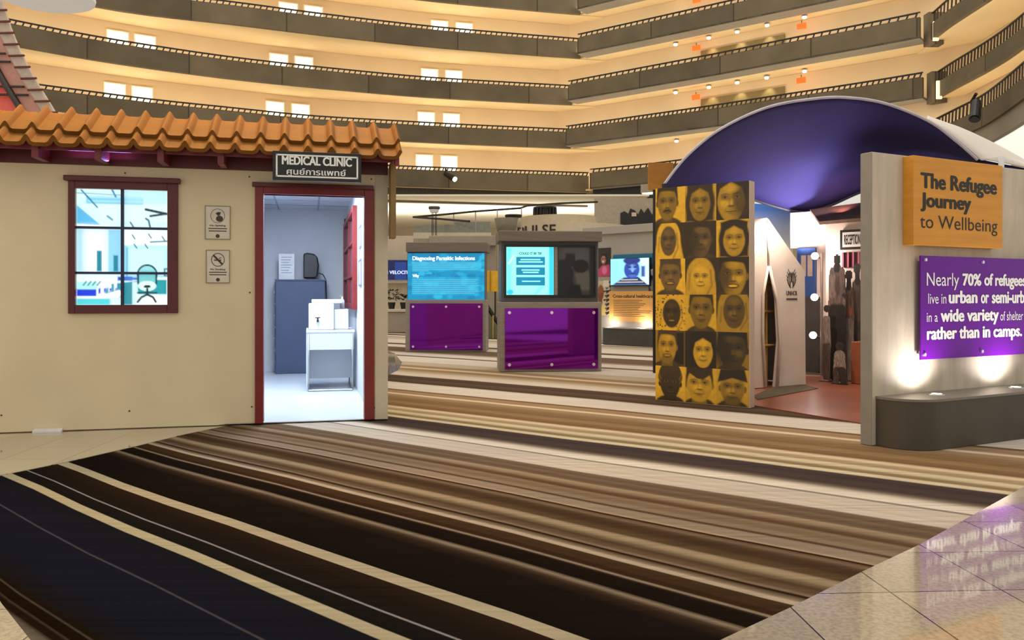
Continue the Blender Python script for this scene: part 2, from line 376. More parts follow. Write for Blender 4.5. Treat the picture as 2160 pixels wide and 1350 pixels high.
# ================================================================== ATRIUM GALLERIES
M_CONC = joint_concrete('cast_concrete', '#6f6450', 5.0, .07)
M_SOFF = mat('cream_plaster', '#e9cf9f', .8, var=.05, scale=.4, spec=.2)
M_GWALL = mat('cream_wall', '#e6cda6', .8, var=.06, scale=.3, spec=.2)
M_BEAM = mat('grey_concrete_soffit', '#8f8676', .85, var=.1, scale=.5)
M_RAIL = mat('dark_bronze_rail', '#2a221a', .45)
M_SLAT = mat('pale_rail_slats', '#cdbb93', .5)
M_ALC = mat('white_alcove_glow', '#fff6e2', .6, emit='#fff3d8', es=1.15)
M_ALCF = mat('alcove_reveal_glow', '#f3e4c2', .7, emit='#fff0d0', es=.25)  # alcove leaf and reveal glow in place of downlight on them
M_LAMP = mat('lamp_glow', '#fff4dc', .4, emit='#fff2d8', es=9)
M_EXIT = mat('exit_red_glow', '#ff5a20', .4, emit='#ff4a12', es=2.2)
LEV = {'D': 7.86, 'C': 10.6, 'B': 13.35, 'A': 16.1, 'E': 18.85}
ORD = {'D': 'lowest', 'C': 'second', 'B': 'third', 'A': 'fourth', 'E': 'fifth'}
def plan(lv, P):
    return [W(px, py, LEV[lv] * 1900 / (HZ - py)).xy for px, py in P]
LEFT = {'B': [(-60, 22), (56, 46), (219, 78.5), (335, 96), (474, 117), (640, 136), (881, 160), (1044, 170), (1207, 179)],
        'C': [(-60, 157), (104, 179), (213, 194), (329, 209), (557, 232), (640, 242), (875, 255), (976, 261), (1204, 271)],
        'A': [(-60, -101), (56, -73), (219, -33), (335, -16), (483, 0), (640, 22), (780, 39), (911, 54), (1060, 67), (1225, 80)]}
RIGHT = {'A': [(1218, 71), (1380, 35), (1535, 0), (1740, -46), (1940, -92)],
         'B': [(1198, 170), (1500, 113), (1700, 72), (1820, 49), (1940, 24)],
         'C': [(1193, 265), (1500, 221), (1700, 190), (1820, 172), (1946, 151)],
         'D': [(1244, 356), (1370, 344), (1640, 308), (1955, 258)]}
THIRD = {'B': [(1964, 27), (1996, -2), (2090, -70), (2200, -170)],
         'C': [(1970, 154), (2011, 127), (2062, 97), (2115, 62), (2160, 24), (2320, -110)],
         'D': [(1961, 255), (2014, 228), (2070, 201), (2115, 166), (2160, 127), (2320, -20)]}
def smooth_line(P, n=26):
    P = [Vector((p[0], p[1])) for p in P]; d = [0]
    for a, b in zip(P[:-1], P[1:]): d.append(d[-1] + (b - a).length)
    out = []
    for i in range(n):
        t = d[-1] * i / (n - 1)
        j = max(q for q in range(len(d)) if d[q] <= t + 1e-9); j = min(j, len(P) - 2)
        out.append(P[j].lerp(P[j + 1], (t - d[j]) / max(1e-9, d[j + 1] - d[j])))
    for _ in range(2): out = [out[0]] + [(out[i - 1] + out[i] * 2 + out[i + 1]) / 4 for i in range(1, n - 1)] + [out[-1]]
    return out
def offs(P, d):
    out = []
    for i, p in enumerate(P):
        t = (P[min(i + 1, len(P) - 1)] - P[max(i - 1, 0)]).normalized(); out.append(p + Vector((-t.y, t.x)) * d)
    return out
def strip(P, d0, d1, z0, z1, name, m, e0=0, e1=0):
    if e0: P = [P[0] + (P[0] - P[1]).normalized() * e0] + P
    if e1: P = P + [P[-1] + (P[-1] - P[-2]).normalized() * e1]
    A, B = offs(P, d0), offs(P, d1); n = len(P); mb = MB(); uv = []; s = 0
    for i in range(n):
        if i: s += (P[i] - P[i - 1]).length
        mb.v += [(A[i].x, A[i].y, z0), (A[i].x, A[i].y, z1), (B[i].x, B[i].y, z1), (B[i].x, B[i].y, z0)]; uv += [(s, z0), (s, z1), (s, z1), (s, z0)]
    for i in range(n - 1):
        a, b = 4 * i, 4 * i + 4
        mb.f += [(a, b, b + 1, a + 1), (a + 1, b + 1, b + 2, a + 2), (a + 2, b + 2, b + 3, a + 3), (a + 3, b + 3, b, a)]
    mb.f += [(0, 1, 2, 3), (4 * n - 1, 4 * n - 2, 4 * n - 3, 4 * n - 4)]
    return mb.build(name, m, uv=uv)
GAL = {}
def gallery(lv, sec, P, beam):
    P = smooth_line(P); GAL[lv, sec] = P
    zt = LEV[lv] + H; zb = zt - 1.27 + {'left': 0, 'back': .012, 'right': .006}[sec]
    third = sec == 'right'; EX = {'left': (0, 3.2), 'back': (3.2, 3.2), 'right': (3.2, 0)}[sec]
    rail_h = .55 if third else .26
    struct(strip(P, 0, .2, zb, zt - rail_h, 'wall_gallery_' + sec, M_CONC))
    struct(strip(P, .2 if not beam else .0, 1.05, zb - .02, zb + .1, 'ceiling_gallery_' + sec, M_BEAM if beam else M_SOFF, *((0, 0) if beam else EX)))
    struct(strip(P, 1.05, 4.3, zb + .04, zb + .16, 'ceiling_gallery_' + sec, M_SOFF, *EX))
    struct(strip(P, 2.25, 2.45, zb + .16, zb + 2.78, 'wall_gallery_' + sec, M_GWALL, *EX))
    wing = {'left': 'long curved left wing', 'back': 'middle wing behind the dome', 'right': 'near right-hand wing'}[sec]
    t = thing('gallery_railing', 'dark slatted handrail on the %s gallery of the %s' % (ORD[lv], wing), 'railing', (P[0].x, P[0].y, zt - rail_h), group='gallery railings')
    def child(o): o.parent = t; o.matrix_parent_inverse = Matrix.Translation(-Vector(t.location)); return o
    child(strip(P, .02, .12, zt - .05, zt, 'handrail', M_RAIL))
    Q = offs(P, .07); cols = []          # one pierced screen: slats sharing their rails
    for i in range(len(Q) - 1):
        a, b = Q[i], Q[i + 1]; L = (b - a).length; n = max(1, int(L / .27)); d = (b - a).normalized(); hw = .05 if third else .038
        for j in range(n):
            p = a + d * (L * (j + .5) / n); cols += [(p - d * hw, d), (p + d * hw, d)]
    mb = MB(); za = zt - rail_h
    for p, d in cols:
        q = p + d * .06; mb.v += [(p.x, p.y, za), (p.x, p.y, za + .04), (q.x, q.y, zt - .075), (q.x, q.y, zt - .05)]
    for i in range(len(cols) - 1):
        k = 4 * i; mb.f += [(k, k + 4, k + 5, k + 1), (k + 2, k + 6, k + 7, k + 3)] + ([(k + 1, k + 5, k + 6, k + 2)] if i % 2 == 0 else [])
    child(mb.build('slat_screen', M_RAIL, solid=.04))
    # lamps behind the parapet washing the soffit
    A = offs(P, .75)
    for a, b in ([(0, 12), (13, 25)] if sec == 'left' else [(0, 25)]):
        p, q = A[a], A[b]; mid = A[(a + b) // 2]; L = (q - p).length
        o = area('gallery_lamp', (mid.x, mid.y, zb + .3), (0, 0, 1), L, .5, 11 * L * (1.0 if not third else .7), (1.0, .92, .76))
        dq = q - p; o.rotation_euler = (math.pi, 0, math.atan2(dq.y, dq.x))
for lv in 'CBA': gallery(lv, 'left', plan(lv, LEFT[lv]), False)
cD = [W(px, py, LEV['C'] * 1900 / (HZ - py)).xy for px, py in LEFT['C'][:-3]]
gallery('D', 'left', cD + plan('D', [(1040, 356), (1242, 363)]), False)
gallery('E', 'left', plan('A', LEFT['A']), False)
for lv in 'DCBA': gallery(lv, 'back', plan(lv, RIGHT[lv]), True)
gallery('E', 'back', plan('A', RIGHT['A']), True)
for lv in 'DCB': gallery(lv, 'right', plan(lv, THIRD[lv]), False)

# paired entry alcoves, left wing: glowing panels stand in for surfaces lit by downlights
def on_gallery(lv, sec, px, d):       # point of the offset line seen in column px
    P = offs(GAL[lv, sec], d)
    for a, b in zip(P[:-1], P[1:]):
        fa = 1080 + FPX * a.x / a.y; fb = 1080 + FPX * b.x / b.y
        if fa <= px <= fb:
            t = (px - fa) / (fb - fa); 
            ray = Vector(((px - 1080) / FPX, 1)); e = b - a
            # solve a + t e = s ray
            den = e.x * ray.y - e.y * ray.x; t = (ray.x * a.y - ray.y * a.x) / den
            return a + e * t, e.normalized()
    return None, None
nd = 0
for lv, cs in {'A': [608, 661, 927, 979], 'B': [248, 306, 588, 641, 906, 957], 'C': [242, 300, 580, 634, 899, 952], 'D': [895, 947]}.items():
    for px in cs:
        p, d = on_gallery(lv, 'left', px, 2.22)
        if p is None: continue
        zb = LEV[lv] + H - 1.27 + .16; nd += 1
        o = bpy.data.objects.new('door_%d' % nd, None); COL.objects.link(o); o.location = (p.x, p.y, zb); o.rotation_euler = (0, 0, math.atan2(d.y, d.x)); struct(o)
        hw, ht = .5, 2.12
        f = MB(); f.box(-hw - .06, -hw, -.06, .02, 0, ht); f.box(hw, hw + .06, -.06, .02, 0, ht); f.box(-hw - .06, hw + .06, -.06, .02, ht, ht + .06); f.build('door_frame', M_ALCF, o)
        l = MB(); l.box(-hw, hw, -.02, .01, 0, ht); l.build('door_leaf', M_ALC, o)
        l = MB(); l.box(-hw + .12, hw - .12, -.05, -.021, ht - .22, ht - .16); l.build('door_lamp', M_LAMP, o)
# middle wing: ceiling lamps, exit signs, the lift lobby panels
def gal_thing(lv, px, dd, zoff, name, label, cat, group, fn):
    p, d = on_gallery(lv, 'back', px, dd)
    if p is None: return
    t = thing(name, label, cat, (p.x, p.y, LEV[lv] + H - 1.27 + zoff), math.atan2(d.y, d.x), group); fn(t)
def fn_lamp(t):
    m = MB(); m.lathe([(.0001, -.16), (.09, -.15), (.12, -.10), (.1, -.06)], n=14); m.build('bulb', M_LAMP, t, smooth=True)
    m = MB(); m.lathe([(.15, -.06), (.15, .0)], n=16); m.build('canopy', M_STEEL, t)
def fn_exit(t):
    m = MB(); m.box(-.24, .24, -.05, .05, -.15, .15); m.build('sign_box', M_EXIT, t)
    m = MB(); m.cyl((0, 0, .15), (0, 0, .3), .02); m.build('hanger', M_RAIL, t)
nth = ['first', 'second', 'third', 'fourth', 'fifth']
for lv, cs in {'A': [1426], 'B': [1425, 1495, 1555, 1618, 1697], 'C': [1425, 1495, 1555, 1617, 1697], 'D': [1427]}.items():
    for i, px in enumerate(cs):
        gal_thing(lv, px, 1.5, 2.75, 'ceiling_lamp', '%s glowing ceiling lamp from the corner on the %s gallery' % (nth[i], ORD[lv]), 'lamp', 'gallery ceiling lamps', fn_lamp)
for lv, cs in {'A': [1470], 'B': [1469, 1691], 'C': [1468, 1690]}.items():
    for i, px in enumerate(cs):
        gal_thing(lv, px, 1.3, 2.15, 'exit_sign', 'small glowing red exit sign %s the lift lobby, %s gallery' % (['before', 'beyond'][i] if len(cs) > 1 else 'near', ORD[lv]), 'exit sign', 'gallery exit signs', fn_exit)
M_LOBBY = mat('lobby_bronze', '#8a7648', .5, var=.1)
for lv in 'BC':
    P = [on_gallery(lv, 'back', px, 2.15)[0] for px in (1478, 1520, 1560, 1610, 1655)]
    zb = LEV[lv] + H - 1.27
    struct(strip(P, 0, .08, zb + .2, zb + 2.2, 'trim_lobby', M_LOBBY))
    for px in (1500, 1560, 1620):
        p, d = on_gallery(lv, 'back', px, 1.85)
        spot('lobby_downlight', (p.x, p.y, zb + 2.55), (0, .12, -1), 60, (1, .9, .7), 85, .7, .05)
# pier with a slit of light between the wings
M_SLIT = mat('slit_light', '#fff0c8', .5, emit='#ffe6b0', es=1.3)
for i, (lv, px, y0, y1) in enumerate([('B', 1975, 45, 85), ('C', 1982, 170, 208)]):
    p = W(px, y0, 42.3); q = W(px, y1, 42.3)
    m = MB(); m.box(p.x - .12, p.x + .12, p.y, p.y + .1, q.z, p.z); o = m.build('wall_slot_light', M_SLIT); struct(o)
    a = W(px - 16, y0 - 20, 42.6); b = W(px + 16, y1 + 8, 42.6)
    m = MB(); m.box(a.x, b.x, a.y, a.y + .5, b.z, a.z); struct(m.build('wall_pier', M_CONC, uv=[(v[0], v[2]) for v in m.v]))
# small spotlights clamped on the parapets
def clamp_spot(c, d, label):
    t = thing('parapet_spotlight', label, 'spotlight', c, group='parapet spotlights')
    d = Vector(d).normalized()
    m = MB(); m.cyl((0, 0, 0), d * .85, .16, .2); m.build('barrel', M_BLACK, t)
    m = MB(); m.cyl(d * .85, d * .90, .15); m.build('lens', M_LAMP if 'left' in label else M_BLACK, t)
    m = MB(); m.tube([(0, .0, .3), (0, .3, .1), (0, 0, 0)], .06); m.build('bracket', M_BLACK, t)
p, _ = on_gallery('D', 'left', 940, -.35); clamp_spot((p.x, p.y, W(0, 366, p.y / K).z), (.5, -.4, -.35), 'black spotlight on the lowest gallery parapet of the left wing')
p = W(2088, 215, 33.0); clamp_spot((p.x - .5, p.y, p.z), (-.35, -.5, -.9), 'black spotlight hanging on the lowest right-hand parapet')

# ground storey behind the galleries: louvre band, bright ceiling, far wall
M_LOUV = mat('dark_louvre', '#3d372d', .6, var=.35, scale=3, stretch=(8, 1, .1))
M_CEILW = mat('white_ceiling', '#f2ead8', .8, var=.03)
M_FAR = mat('beige_far_wall', '#b5a68c', .8, var=.08, scale=.3)
PD = GAL['D', 'left']; zb = LEV['D'] + H - 1.27
struct(strip(PD, .5, .7, zb - .85, zb, 'trim_louvre', M_LOUV))
struct(strip(PD, .2, .5, zb - .95, zb - .82, 'trim_ledge', M_BEAM))
struct(strip(GAL['D', 'back'], .4, .6, zb - .8, zb, 'trim_louvre', M_BLACK))
zc = zb - .83
struct(MB().box(-45, 8, 46 * K + 6, 80 * K, zc, zc + .1).build('ceiling', M_CEILW))
struct(MB().box(-60, 40, 78 * K, 79 * K, 0, zc + 1).build('wall_back', M_FAR))
area('cove_light', (-6, 60 * K, 4.6), (0, .25, 1), 26, 3, 1900, (1, .93, .80))
m = MB()
for lo, hi in (((-30, 56), (-8, 70)), ): pass
struct(MB().box(W(1255, 0, 52).x, W(1480, 0, 52).x, 52 * K, 52.4 * K, 0, W(0, 418, 52).z).build('wall_side', mat('stone_panel_wall', '#a99e8c', .7, var=.08)))
# ground ceiling below the near right-hand wing, brightness added as its own glow
P3 = GAL['D', 'right']
struct(strip(P3, .3, 3.5, zb - .75, zb - .65, 'ceiling_right', mat('white_soffit_glow', '#f4f2ea', .7, var=.02, emit='#f0f4ea', es=.8)))
struct(strip(P3, .1, .3, zb - .7, zb, 'trim_right', M_BEAM))
struct(strip(P3, 3.5, 3.7, 0, zb - .7, 'wall_right', M_FAR))

# ================================================================== MEDICAL CLINIC BOOTH
cf = Frame(fl(818, 886), fl(818, 886) + (fl(818, 886) - fl(0, 915)))
clinic = cf.thing('clinic_booth', 'cream medical clinic booth with maroon trim and orange tiled roof', 'booth')
M_CREAM = mat('cream_board', '#e6d6b0', .6, var=.05, scale=1.5)
M_TRIMC = mat('cream_corner_board', '#d2c4a8', .55, var=.04)
M_MAROON = mat('maroon_paint', '#5c1a1c', .4, var=.12, scale=5)
M_RED = mat('red_paint', '#7d1f1d', .4, var=.12, scale=5)
M_BARGE = mat('barge_maroon', '#74242c', .4, var=.1)
M_TILE = mat('glazed_roof_tile', '#784c1a', .65, var=.14, scale=5, spec=.15)
sL = cf.px(-170, 700)[0]
ZW = cf.px(400, 356)[1]                      # wall top below the fascia
_, dr = rbox(MB(), cf, 556, 768, 412, 893, 0, 0); d0, d1, _, dz = dr
_, wr = rbox(MB(), cf, 160, 354, 400, 643, 0, 0); w0, w1, wz0, wz1 = wr
T = .09
m = MB()
ZT = ZW + .28
m.box(sL, w0, 0, T, 0.012, ZT); m.box(w1, d0, 0, T, 0.012, ZT); m.box(w0, w1, 0, T, .012, wz0); m.box(w0, w1, 0, T, wz1, ZT); m.box(d0, d1, 0, T, dz, ZT); m.box(d1, -.0, 0, T, .012, ZT)
m.build('front_wall', M_CREAM, clinic)
cb = cf.px(790, 700)[0]
MB().box(cb + .005, .0, -.012, 0, .012, ZW).build('corner_board', M_TRIMC, clinic)
# room behind the door
RV = max(4.2, cf.loc(fl(600, 785))[1]); RS = cf.loc(fl(768, 856))[0] + .02; RZ = cf.px(620, 442, RV)[1]
LS = d0 - .35
M_ROOM = mat('white_room_wall', '#dfe4ea', .6, var=.02)
M_ROOMF = mat('pale_vinyl_floor', '#d4dbe2', .3, var=.05, scale=2)
MB().box(RS, 0, T, RV + .1, .012, ZT).build('side_wall', M_CREAM, clinic)
MB().box(RS - .02, RS, T, RV, .02, RZ).build('interior_wall', M_ROOM, clinic)
MB().box(LS - .05, RS, RV, RV + .1, .012, ZT).build('interior_wall', M_ROOM, clinic)
MB().box(LS - .05, LS, T, RV, .012, RZ).build('interior_wall', M_ROOM, clinic)
MB().box(LS, RS - .02, 0, RV, .012, .02).build('interior_floor', M_ROOMF, clinic)
c = MB().box(LS, RS - .02, T, RV, RZ, RZ + .05).build('interior_ceiling', M_ROOM, clinic)
m = MB()
for i in range(1, 8): m.box(LS, RS - .02, RV * i / 8 - .012, RV * i / 8 + .012, RZ - .006, RZ)
for s in np.arange(LS + .3, RS, .6): m.box(s - .012, s + .012, T, RV, RZ - .005, RZ)
m.build('ceiling_grid', mat('grey_ceiling_grid', '#8fa0b4', .5), clinic)
MB().box(sL, 0, T, 2.0, ZT - .04, ZT).build('roof_deck', M_MAROON, clinic)
MB().box(LS - .05, 0, 2.0, RV + .1, ZT - .04, ZT).build('roof_deck', M_MAROON, clinic)
o = area('clinic_ceiling_panel', cf.pt((LS + RS) / 2, 1.9, RZ - .03), (0, 0, -1), .6, 2.6, 122, (.76, .86, 1.0)); o.rotation_euler[2] = cf.rz
# door surround
_, (a0, a1, az0, az1) = rbox(MB(), cf, 538, 789, 396, 895, 0, 0)
m = MB(); m.box(a0, d0, -.03, .12, .012, az1); m.box(d1, a1, -.03, .12, .012, az1); m.box(d0, d1, -.03, .12, dz, az1)
df = m.build('door_frame', M_RED, clinic, bevel=.006)
_, (h0, h1, hz0, hz1) = rbox(MB(), cf, 532, 788, 388, 397, -.04, 0)
MB().box(h0, h1, -.06, 0, hz0, hz1).build('door_head', M_MAROON, df, bevel=.004)
# window: surround, muntins and the back-lit office print
_, (b0, b1, bz0, bz1) = rbox(MB(), cf, 143, 375, 383, 661, -.035, 0)
m = MB(); m.box(b0, w0, -.035, .0, bz0, bz1); m.box(w1, b1, -.035, .0, bz0, bz1); m.box(w0, w1, -.035, .0, bz0, wz0); m.box(w0, w1, -.035, .0, wz1, bz1)
wf = m.build('window_frame', M_MAROON, clinic, bevel=.005)
_, (h0, h1, hz0, hz1) = rbox(MB(), cf, 134, 380, 373, 384, -.05, 0)
MB().box(h0, h1, -.07, 0, hz0, hz1).build('window_head', M_MAROON, wf, bevel=.006)
m = MB()
vx = cf.px(258, 520)[0]; m.box(vx - .013, vx + .013, -.004, .02, wz0, wz1)
for py in (481, 576): z = cf.px(258, py)[1]; m.box(w0, w1, -.003, .021, z - .011, z + .011)
m.build('muntins', mat('navy_muntin', '#16264a', .4), wf)
# the office print
A = hx('#d8f4fb'); p = Paint(110, 138, hx('#e6fbff'), 1.27)
p.rect(0, 1, 0, .36, hx('#cdeefa')); p.poly([(0, .14), (.26, .31), (0, .33)], hx('#58b4e6')); p.poly([(0, .30), (.26, .31), (.55, .34), (1, .34), (1, .5), (0, .5)], hx('#e8fdff'))
p.poly([(0, .02), (1, .02), (1, .27), (.35, .29), (.2, .16)], hx('#d2f3fb')); p.rect(.1, .72, .06, .125, hx('#7cc8e6')); p.rect(.12, .72, .055, .075, hx('#a8e0f2')); p.rect(.12, .72, .095, .107, hx('#a8e0f2'))
p.line([(.05, .01), (.22, .155)], .009, hx('#1d7fa6')); p.line([(.38, 0), (.42, .06)], .01, hx('#2a86ac')); p.line([(0, .035), (.5, .045)], .004, hx('#3a94b8'))
p.rect(.52, .98, .0, .115, hx('#a9e4f4'), op=.6); p.line([(.75, .165), (.98, .2)], .014, hx('#123440')); p.line([(.8, .222), (.97, .20)], .012, hx('#123440'))
p.line([(.33, .23), (.38, .26)], .012, hx('#5f9fb4')); p.line([(.58, .28), (.62, .33)], .008, hx('#2b5f78')); p.line([(.75, .245), (.78, .26), (.8, .33)], .010, hx('#2b5f78'))
p.rect(0, .5, .345, .72, hx('#bfe6f8')); p.rect(.1, .3, .35, .72, hx('#eefcff'), .15); p.rect(.34, .5, .35, .72, hx('#8ccdf0')); p.rect(.0, .06, .35, .7, hx('#a8d8f0'), .05)
p.rect(.215, .27, .53, .71, hx('#158097')); p.rect(.395, .445, .57, .71, hx('#158097')); p.rect(.27, .29, .53, .72, hx('#e8fbff'))
p.rect(.5, 1, .35, .52, hx('#ecfeff')); p.rect(.5, 1, .48, .76, hx('#9ddcf5')); p.rect(.56, .98, .49, .74, hx('#c2ecfa'), .06)
for q in ((.6, .39), (.78, .38), (.93, .40), (.62, .47), (.74, .47)): p.line([q, (q[0] + .03, q[1] + .035)], .007, hx('#2f6d86'))
p.line([(.8, .45), (1, .44)], .008, hx('#33718a')); p.rect(.535, .55, .5, .76, hx('#5fb8d8'))
p.rect(0, .5, .73, .86, hx('#dff8fc')); p.rect(.44, .6, .755, .79, hx('#1648c8')); p.rect(.5, .66, .76, .785, hx('#3f74d6'))
p.poly([(.32, .86), (.36, .82), (.66, .79), (.66, 1), (.3, .9)], hx('#2a8fae')); p.rect(.66, .98, .78, .91, hx('#1e98a8')); p.rect(.5, .64, .82, 1, hx('#2c8ca0')); p.rect(.6, .66, .8, 1, hx('#d6f4fa'), op=.8)
p.rect(0, .21, .86, .925, hx('#1238d8')); p.rect(.0, .22, .8, .865, hx('#a6eef2'))
for i in range(4): x = .22 + i * .06; p.poly([(x, .8), (x + .03, .785), (x + .035, .9 - i * .012), (x, .915 - i * .012)], hx('#eafcff')); p.poly([(x + .012, .86), (x + .035, .85), (x + .035, .9 - i * .012), (x + .012, .905 - i * .012)], hx('#1b48dc'))
for i in range(4): p.line([(.07 + i * .05, .83), (.1 + i * .05, .8)], .008, hx('#3a7f90'))
p.poly([(0, .93), (.2, .93), (.46, .87), (.5, .9), (.42, .96), (0, .96)], hx('#f2feff')); p.rect(0, .38, .945, 1, hx('#4ecbd8')); p.rect(.36, .5, .93, 1, hx('#cdeaf6'), .03)
p.rect(.64, 1, .91, 1, hx('#d9f4fa')); p.ell(.86, .96, .1, .04, hx('#ffffff'), .5)
p.ell(.765, .735, .115, .09, hx('#103a44')); p.ell(.765, .735, .095, .075, hx('#8ed6de')); p.rect(.655, .875, .72, .82, hx('#103a44')); p.rect(.675, .855, .70, .81, hx('#6fc6cf'))
p.ell(.765, .835, .1, .045, hx('#cfeee8')); p.ell(.765, .84, .04, .012, hx('#123038')); p.line([(.765, .86), (.765, .91)], .012, hx('#0f2d38')); p.line([(.66, .895), (.87, .895)], .008, hx('#0f2d38'))
p.line([(.66, .975), (.70, .935), (.765, .91), (.83, .935), (.86, .975)], .012, hx('#0f2d38')); p.rect(.95, 1, .68, .75, hx('#0f3a50')); p.rect(.965, .99, .69, .74, hx('#a9e8f4'))
pr = p.sheet('office_print', mat('backlit_print', '#fff', .4, attr=True, es=.80), clinic, w0, w1, wz0, wz1, .03)
MB().box(w0 - .02, w1 + .02, .035, .12, wz0 - .02, wz1 + .02).build('lightbox', M_ROOM, clinic)
# eave: fascia board, rafters, barge and tile courses
zE = cf.px(400, 313, -.42)[1]; SL = math.tan(R(30))
ztop = lambda v: zE + .03 + (v + .42) * SL
m = MB(); m.box(sL, .0, -.02, 0, ZW, ZT); fb = m.build('fascia_board', M_MAROON, clinic)
m = MB(); m.box(sL, .02, -.33, -.31, ztop(-.32) - .13, ztop(-.32) - .045); m.build('eave_board', M_BARGE, clinic)
for px in (-52, 78, 210, 341, 467, 600, 735):
    s = cf.px(px, 330, -.3)[0]
    m = MB(); m.prism_x([(-.36, cf.px(335, 341, -.36)[1]), (-.02, cf.px(348, 352, 0)[1]), (-.02, ztop(-.02) - .05), (-.36, ztop(-.36) - .05)], s - .028, s + .028)
    m.build('rafter', M_BARGE, clinic, bevel=.004)
m = MB(); m.prism_x([(-.40, ztop(-.40) - .13), (.12, ztop(.12) - .22), (.12, ztop(.12) - .03), (-.40, ztop(-.40) - .03)], .03, .07); m.build('barge_board', M_BARGE, clinic, bevel=.004)
MB().box(.01, .06, -.2, .0, ZW - .62, ZW + .1).build('side_trim', mat('ochre_board', '#8a6e3c', .6), clinic)
PER = .2085
def wave(s):
    t = ((s / PER + .12) % 1.0); r = abs(t - .5) / .19
    return .056 * (1 - r ** 1.6) if r < 1 else -.010 * min(1, (r - 1) / .5)
for ci, (va, vb, up) in enumerate([(-.44, -.2, .0), (-.275, .12, .04)]):
    ss = np.linspace(sL, .075, int((.075 - sL) / PER * 24)); 
    vs = np.linspace(va, vb, 4); P = []
    for v in vs:
        P.append([(s, v, ztop(v) + up + wave(s) - .01) for s in ss])
    m = MB(); m.grid(P)
    o = m.build('tile_course', M_TILE, clinic); md = o.modifiers.new('s', 'SOLIDIFY'); md.thickness = .035; md.offset = -1
wx, _ = cf.px(70, 914, -.03); wy, _ = cf.px(131, 912, -.03)
t = cf.thing('floor_strip', 'small white strip standing in for a light leak at the clinic wall foot', 'strip', at=(wx, -.06, .004)); MB().prism_x([(0, 0), (.055, 0), (.055, .03), (.0, .012)], 0, wy - wx).build('wedge', mat('white_strip', '#e8e6e4', .4), t)  # white wedge put where light leaks out at the wall foot
# small screw heads
m = MB()
for px, py in ((264, 365), (526, 373), (783, 378), (527, 617), (273, 867), (531, 858), (3, 876), (786, 620), (790, 860)):
    s, z = cf.px(px, py); MB().cyl((s, -.004, z), (s, -.0, z), .008, n=8).build('screw', mat('dark_screw', '#4a4032', .5), clinic)
area('roof_gel_lamp', cf.pt(-2.2, .75, 4.2), cf.dir(0, -.45, -1), 5.2, .3, 135, (1, .5, .06))
o = area('eave_violet_fill', cf.pt(-2.55, -.1, ZW + .03), cf.dir(0, -.3, 1), .5, .05, 2.2, (.45, .3, 1))  # unseen lamp added for the violet glow under the eave
# lettered sign hanging below the eave
_, (g0, g1, gz0, gz1) = rbox(MB(), cf, 575, 762, 321, 382, -.5, -.46)
sg = cf.thing('clinic_sign', 'black sign with white border reading medical clinic above the door', 'sign', at=((g0 + g1) / 2, -.5, gz0))
off = (g0 + g1) / 2; sw = (g1 - g0) / 2; sh = gz1 - gz0
MB().box(-sw, sw, 0, .045, 0, sh).build('board', M_BLACK, sg, bevel=.004)
m = MB(); b = .028; e = .014
m.box(-sw + b, sw - b, -.003, 0, b, b + e); m.box(-sw + b, sw - b, -.003, 0, sh - b - e, sh - b); m.box(-sw + b, -sw + b + e, -.003, 0, b, sh - b); m.box(sw - b - e, sw - b, -.003, 0, b, sh - b)
m.build('border', M_WHITE_INK, sg)
pw = (g1 - g0) / 187
m = MB(); letters(m, 'MEDICAL CLINIC', -sw + 19 * pw, sw - 20 * pw, sh * .535, sh * .30, -.004, .03)
letters(m, 'ศูนย์การแพทย์', -sw + 29 * pw, sw - 33 * pw, sh * .20, sh * .20, -.004, .012); m.build('lettering', M_WHITE_INK, sg)
for x in (-sw + .1, sw - .14): MB().box(x, x + .04, .045, .16, sh - .05, sh - .02).build('bracket', M_BLACK, sg)
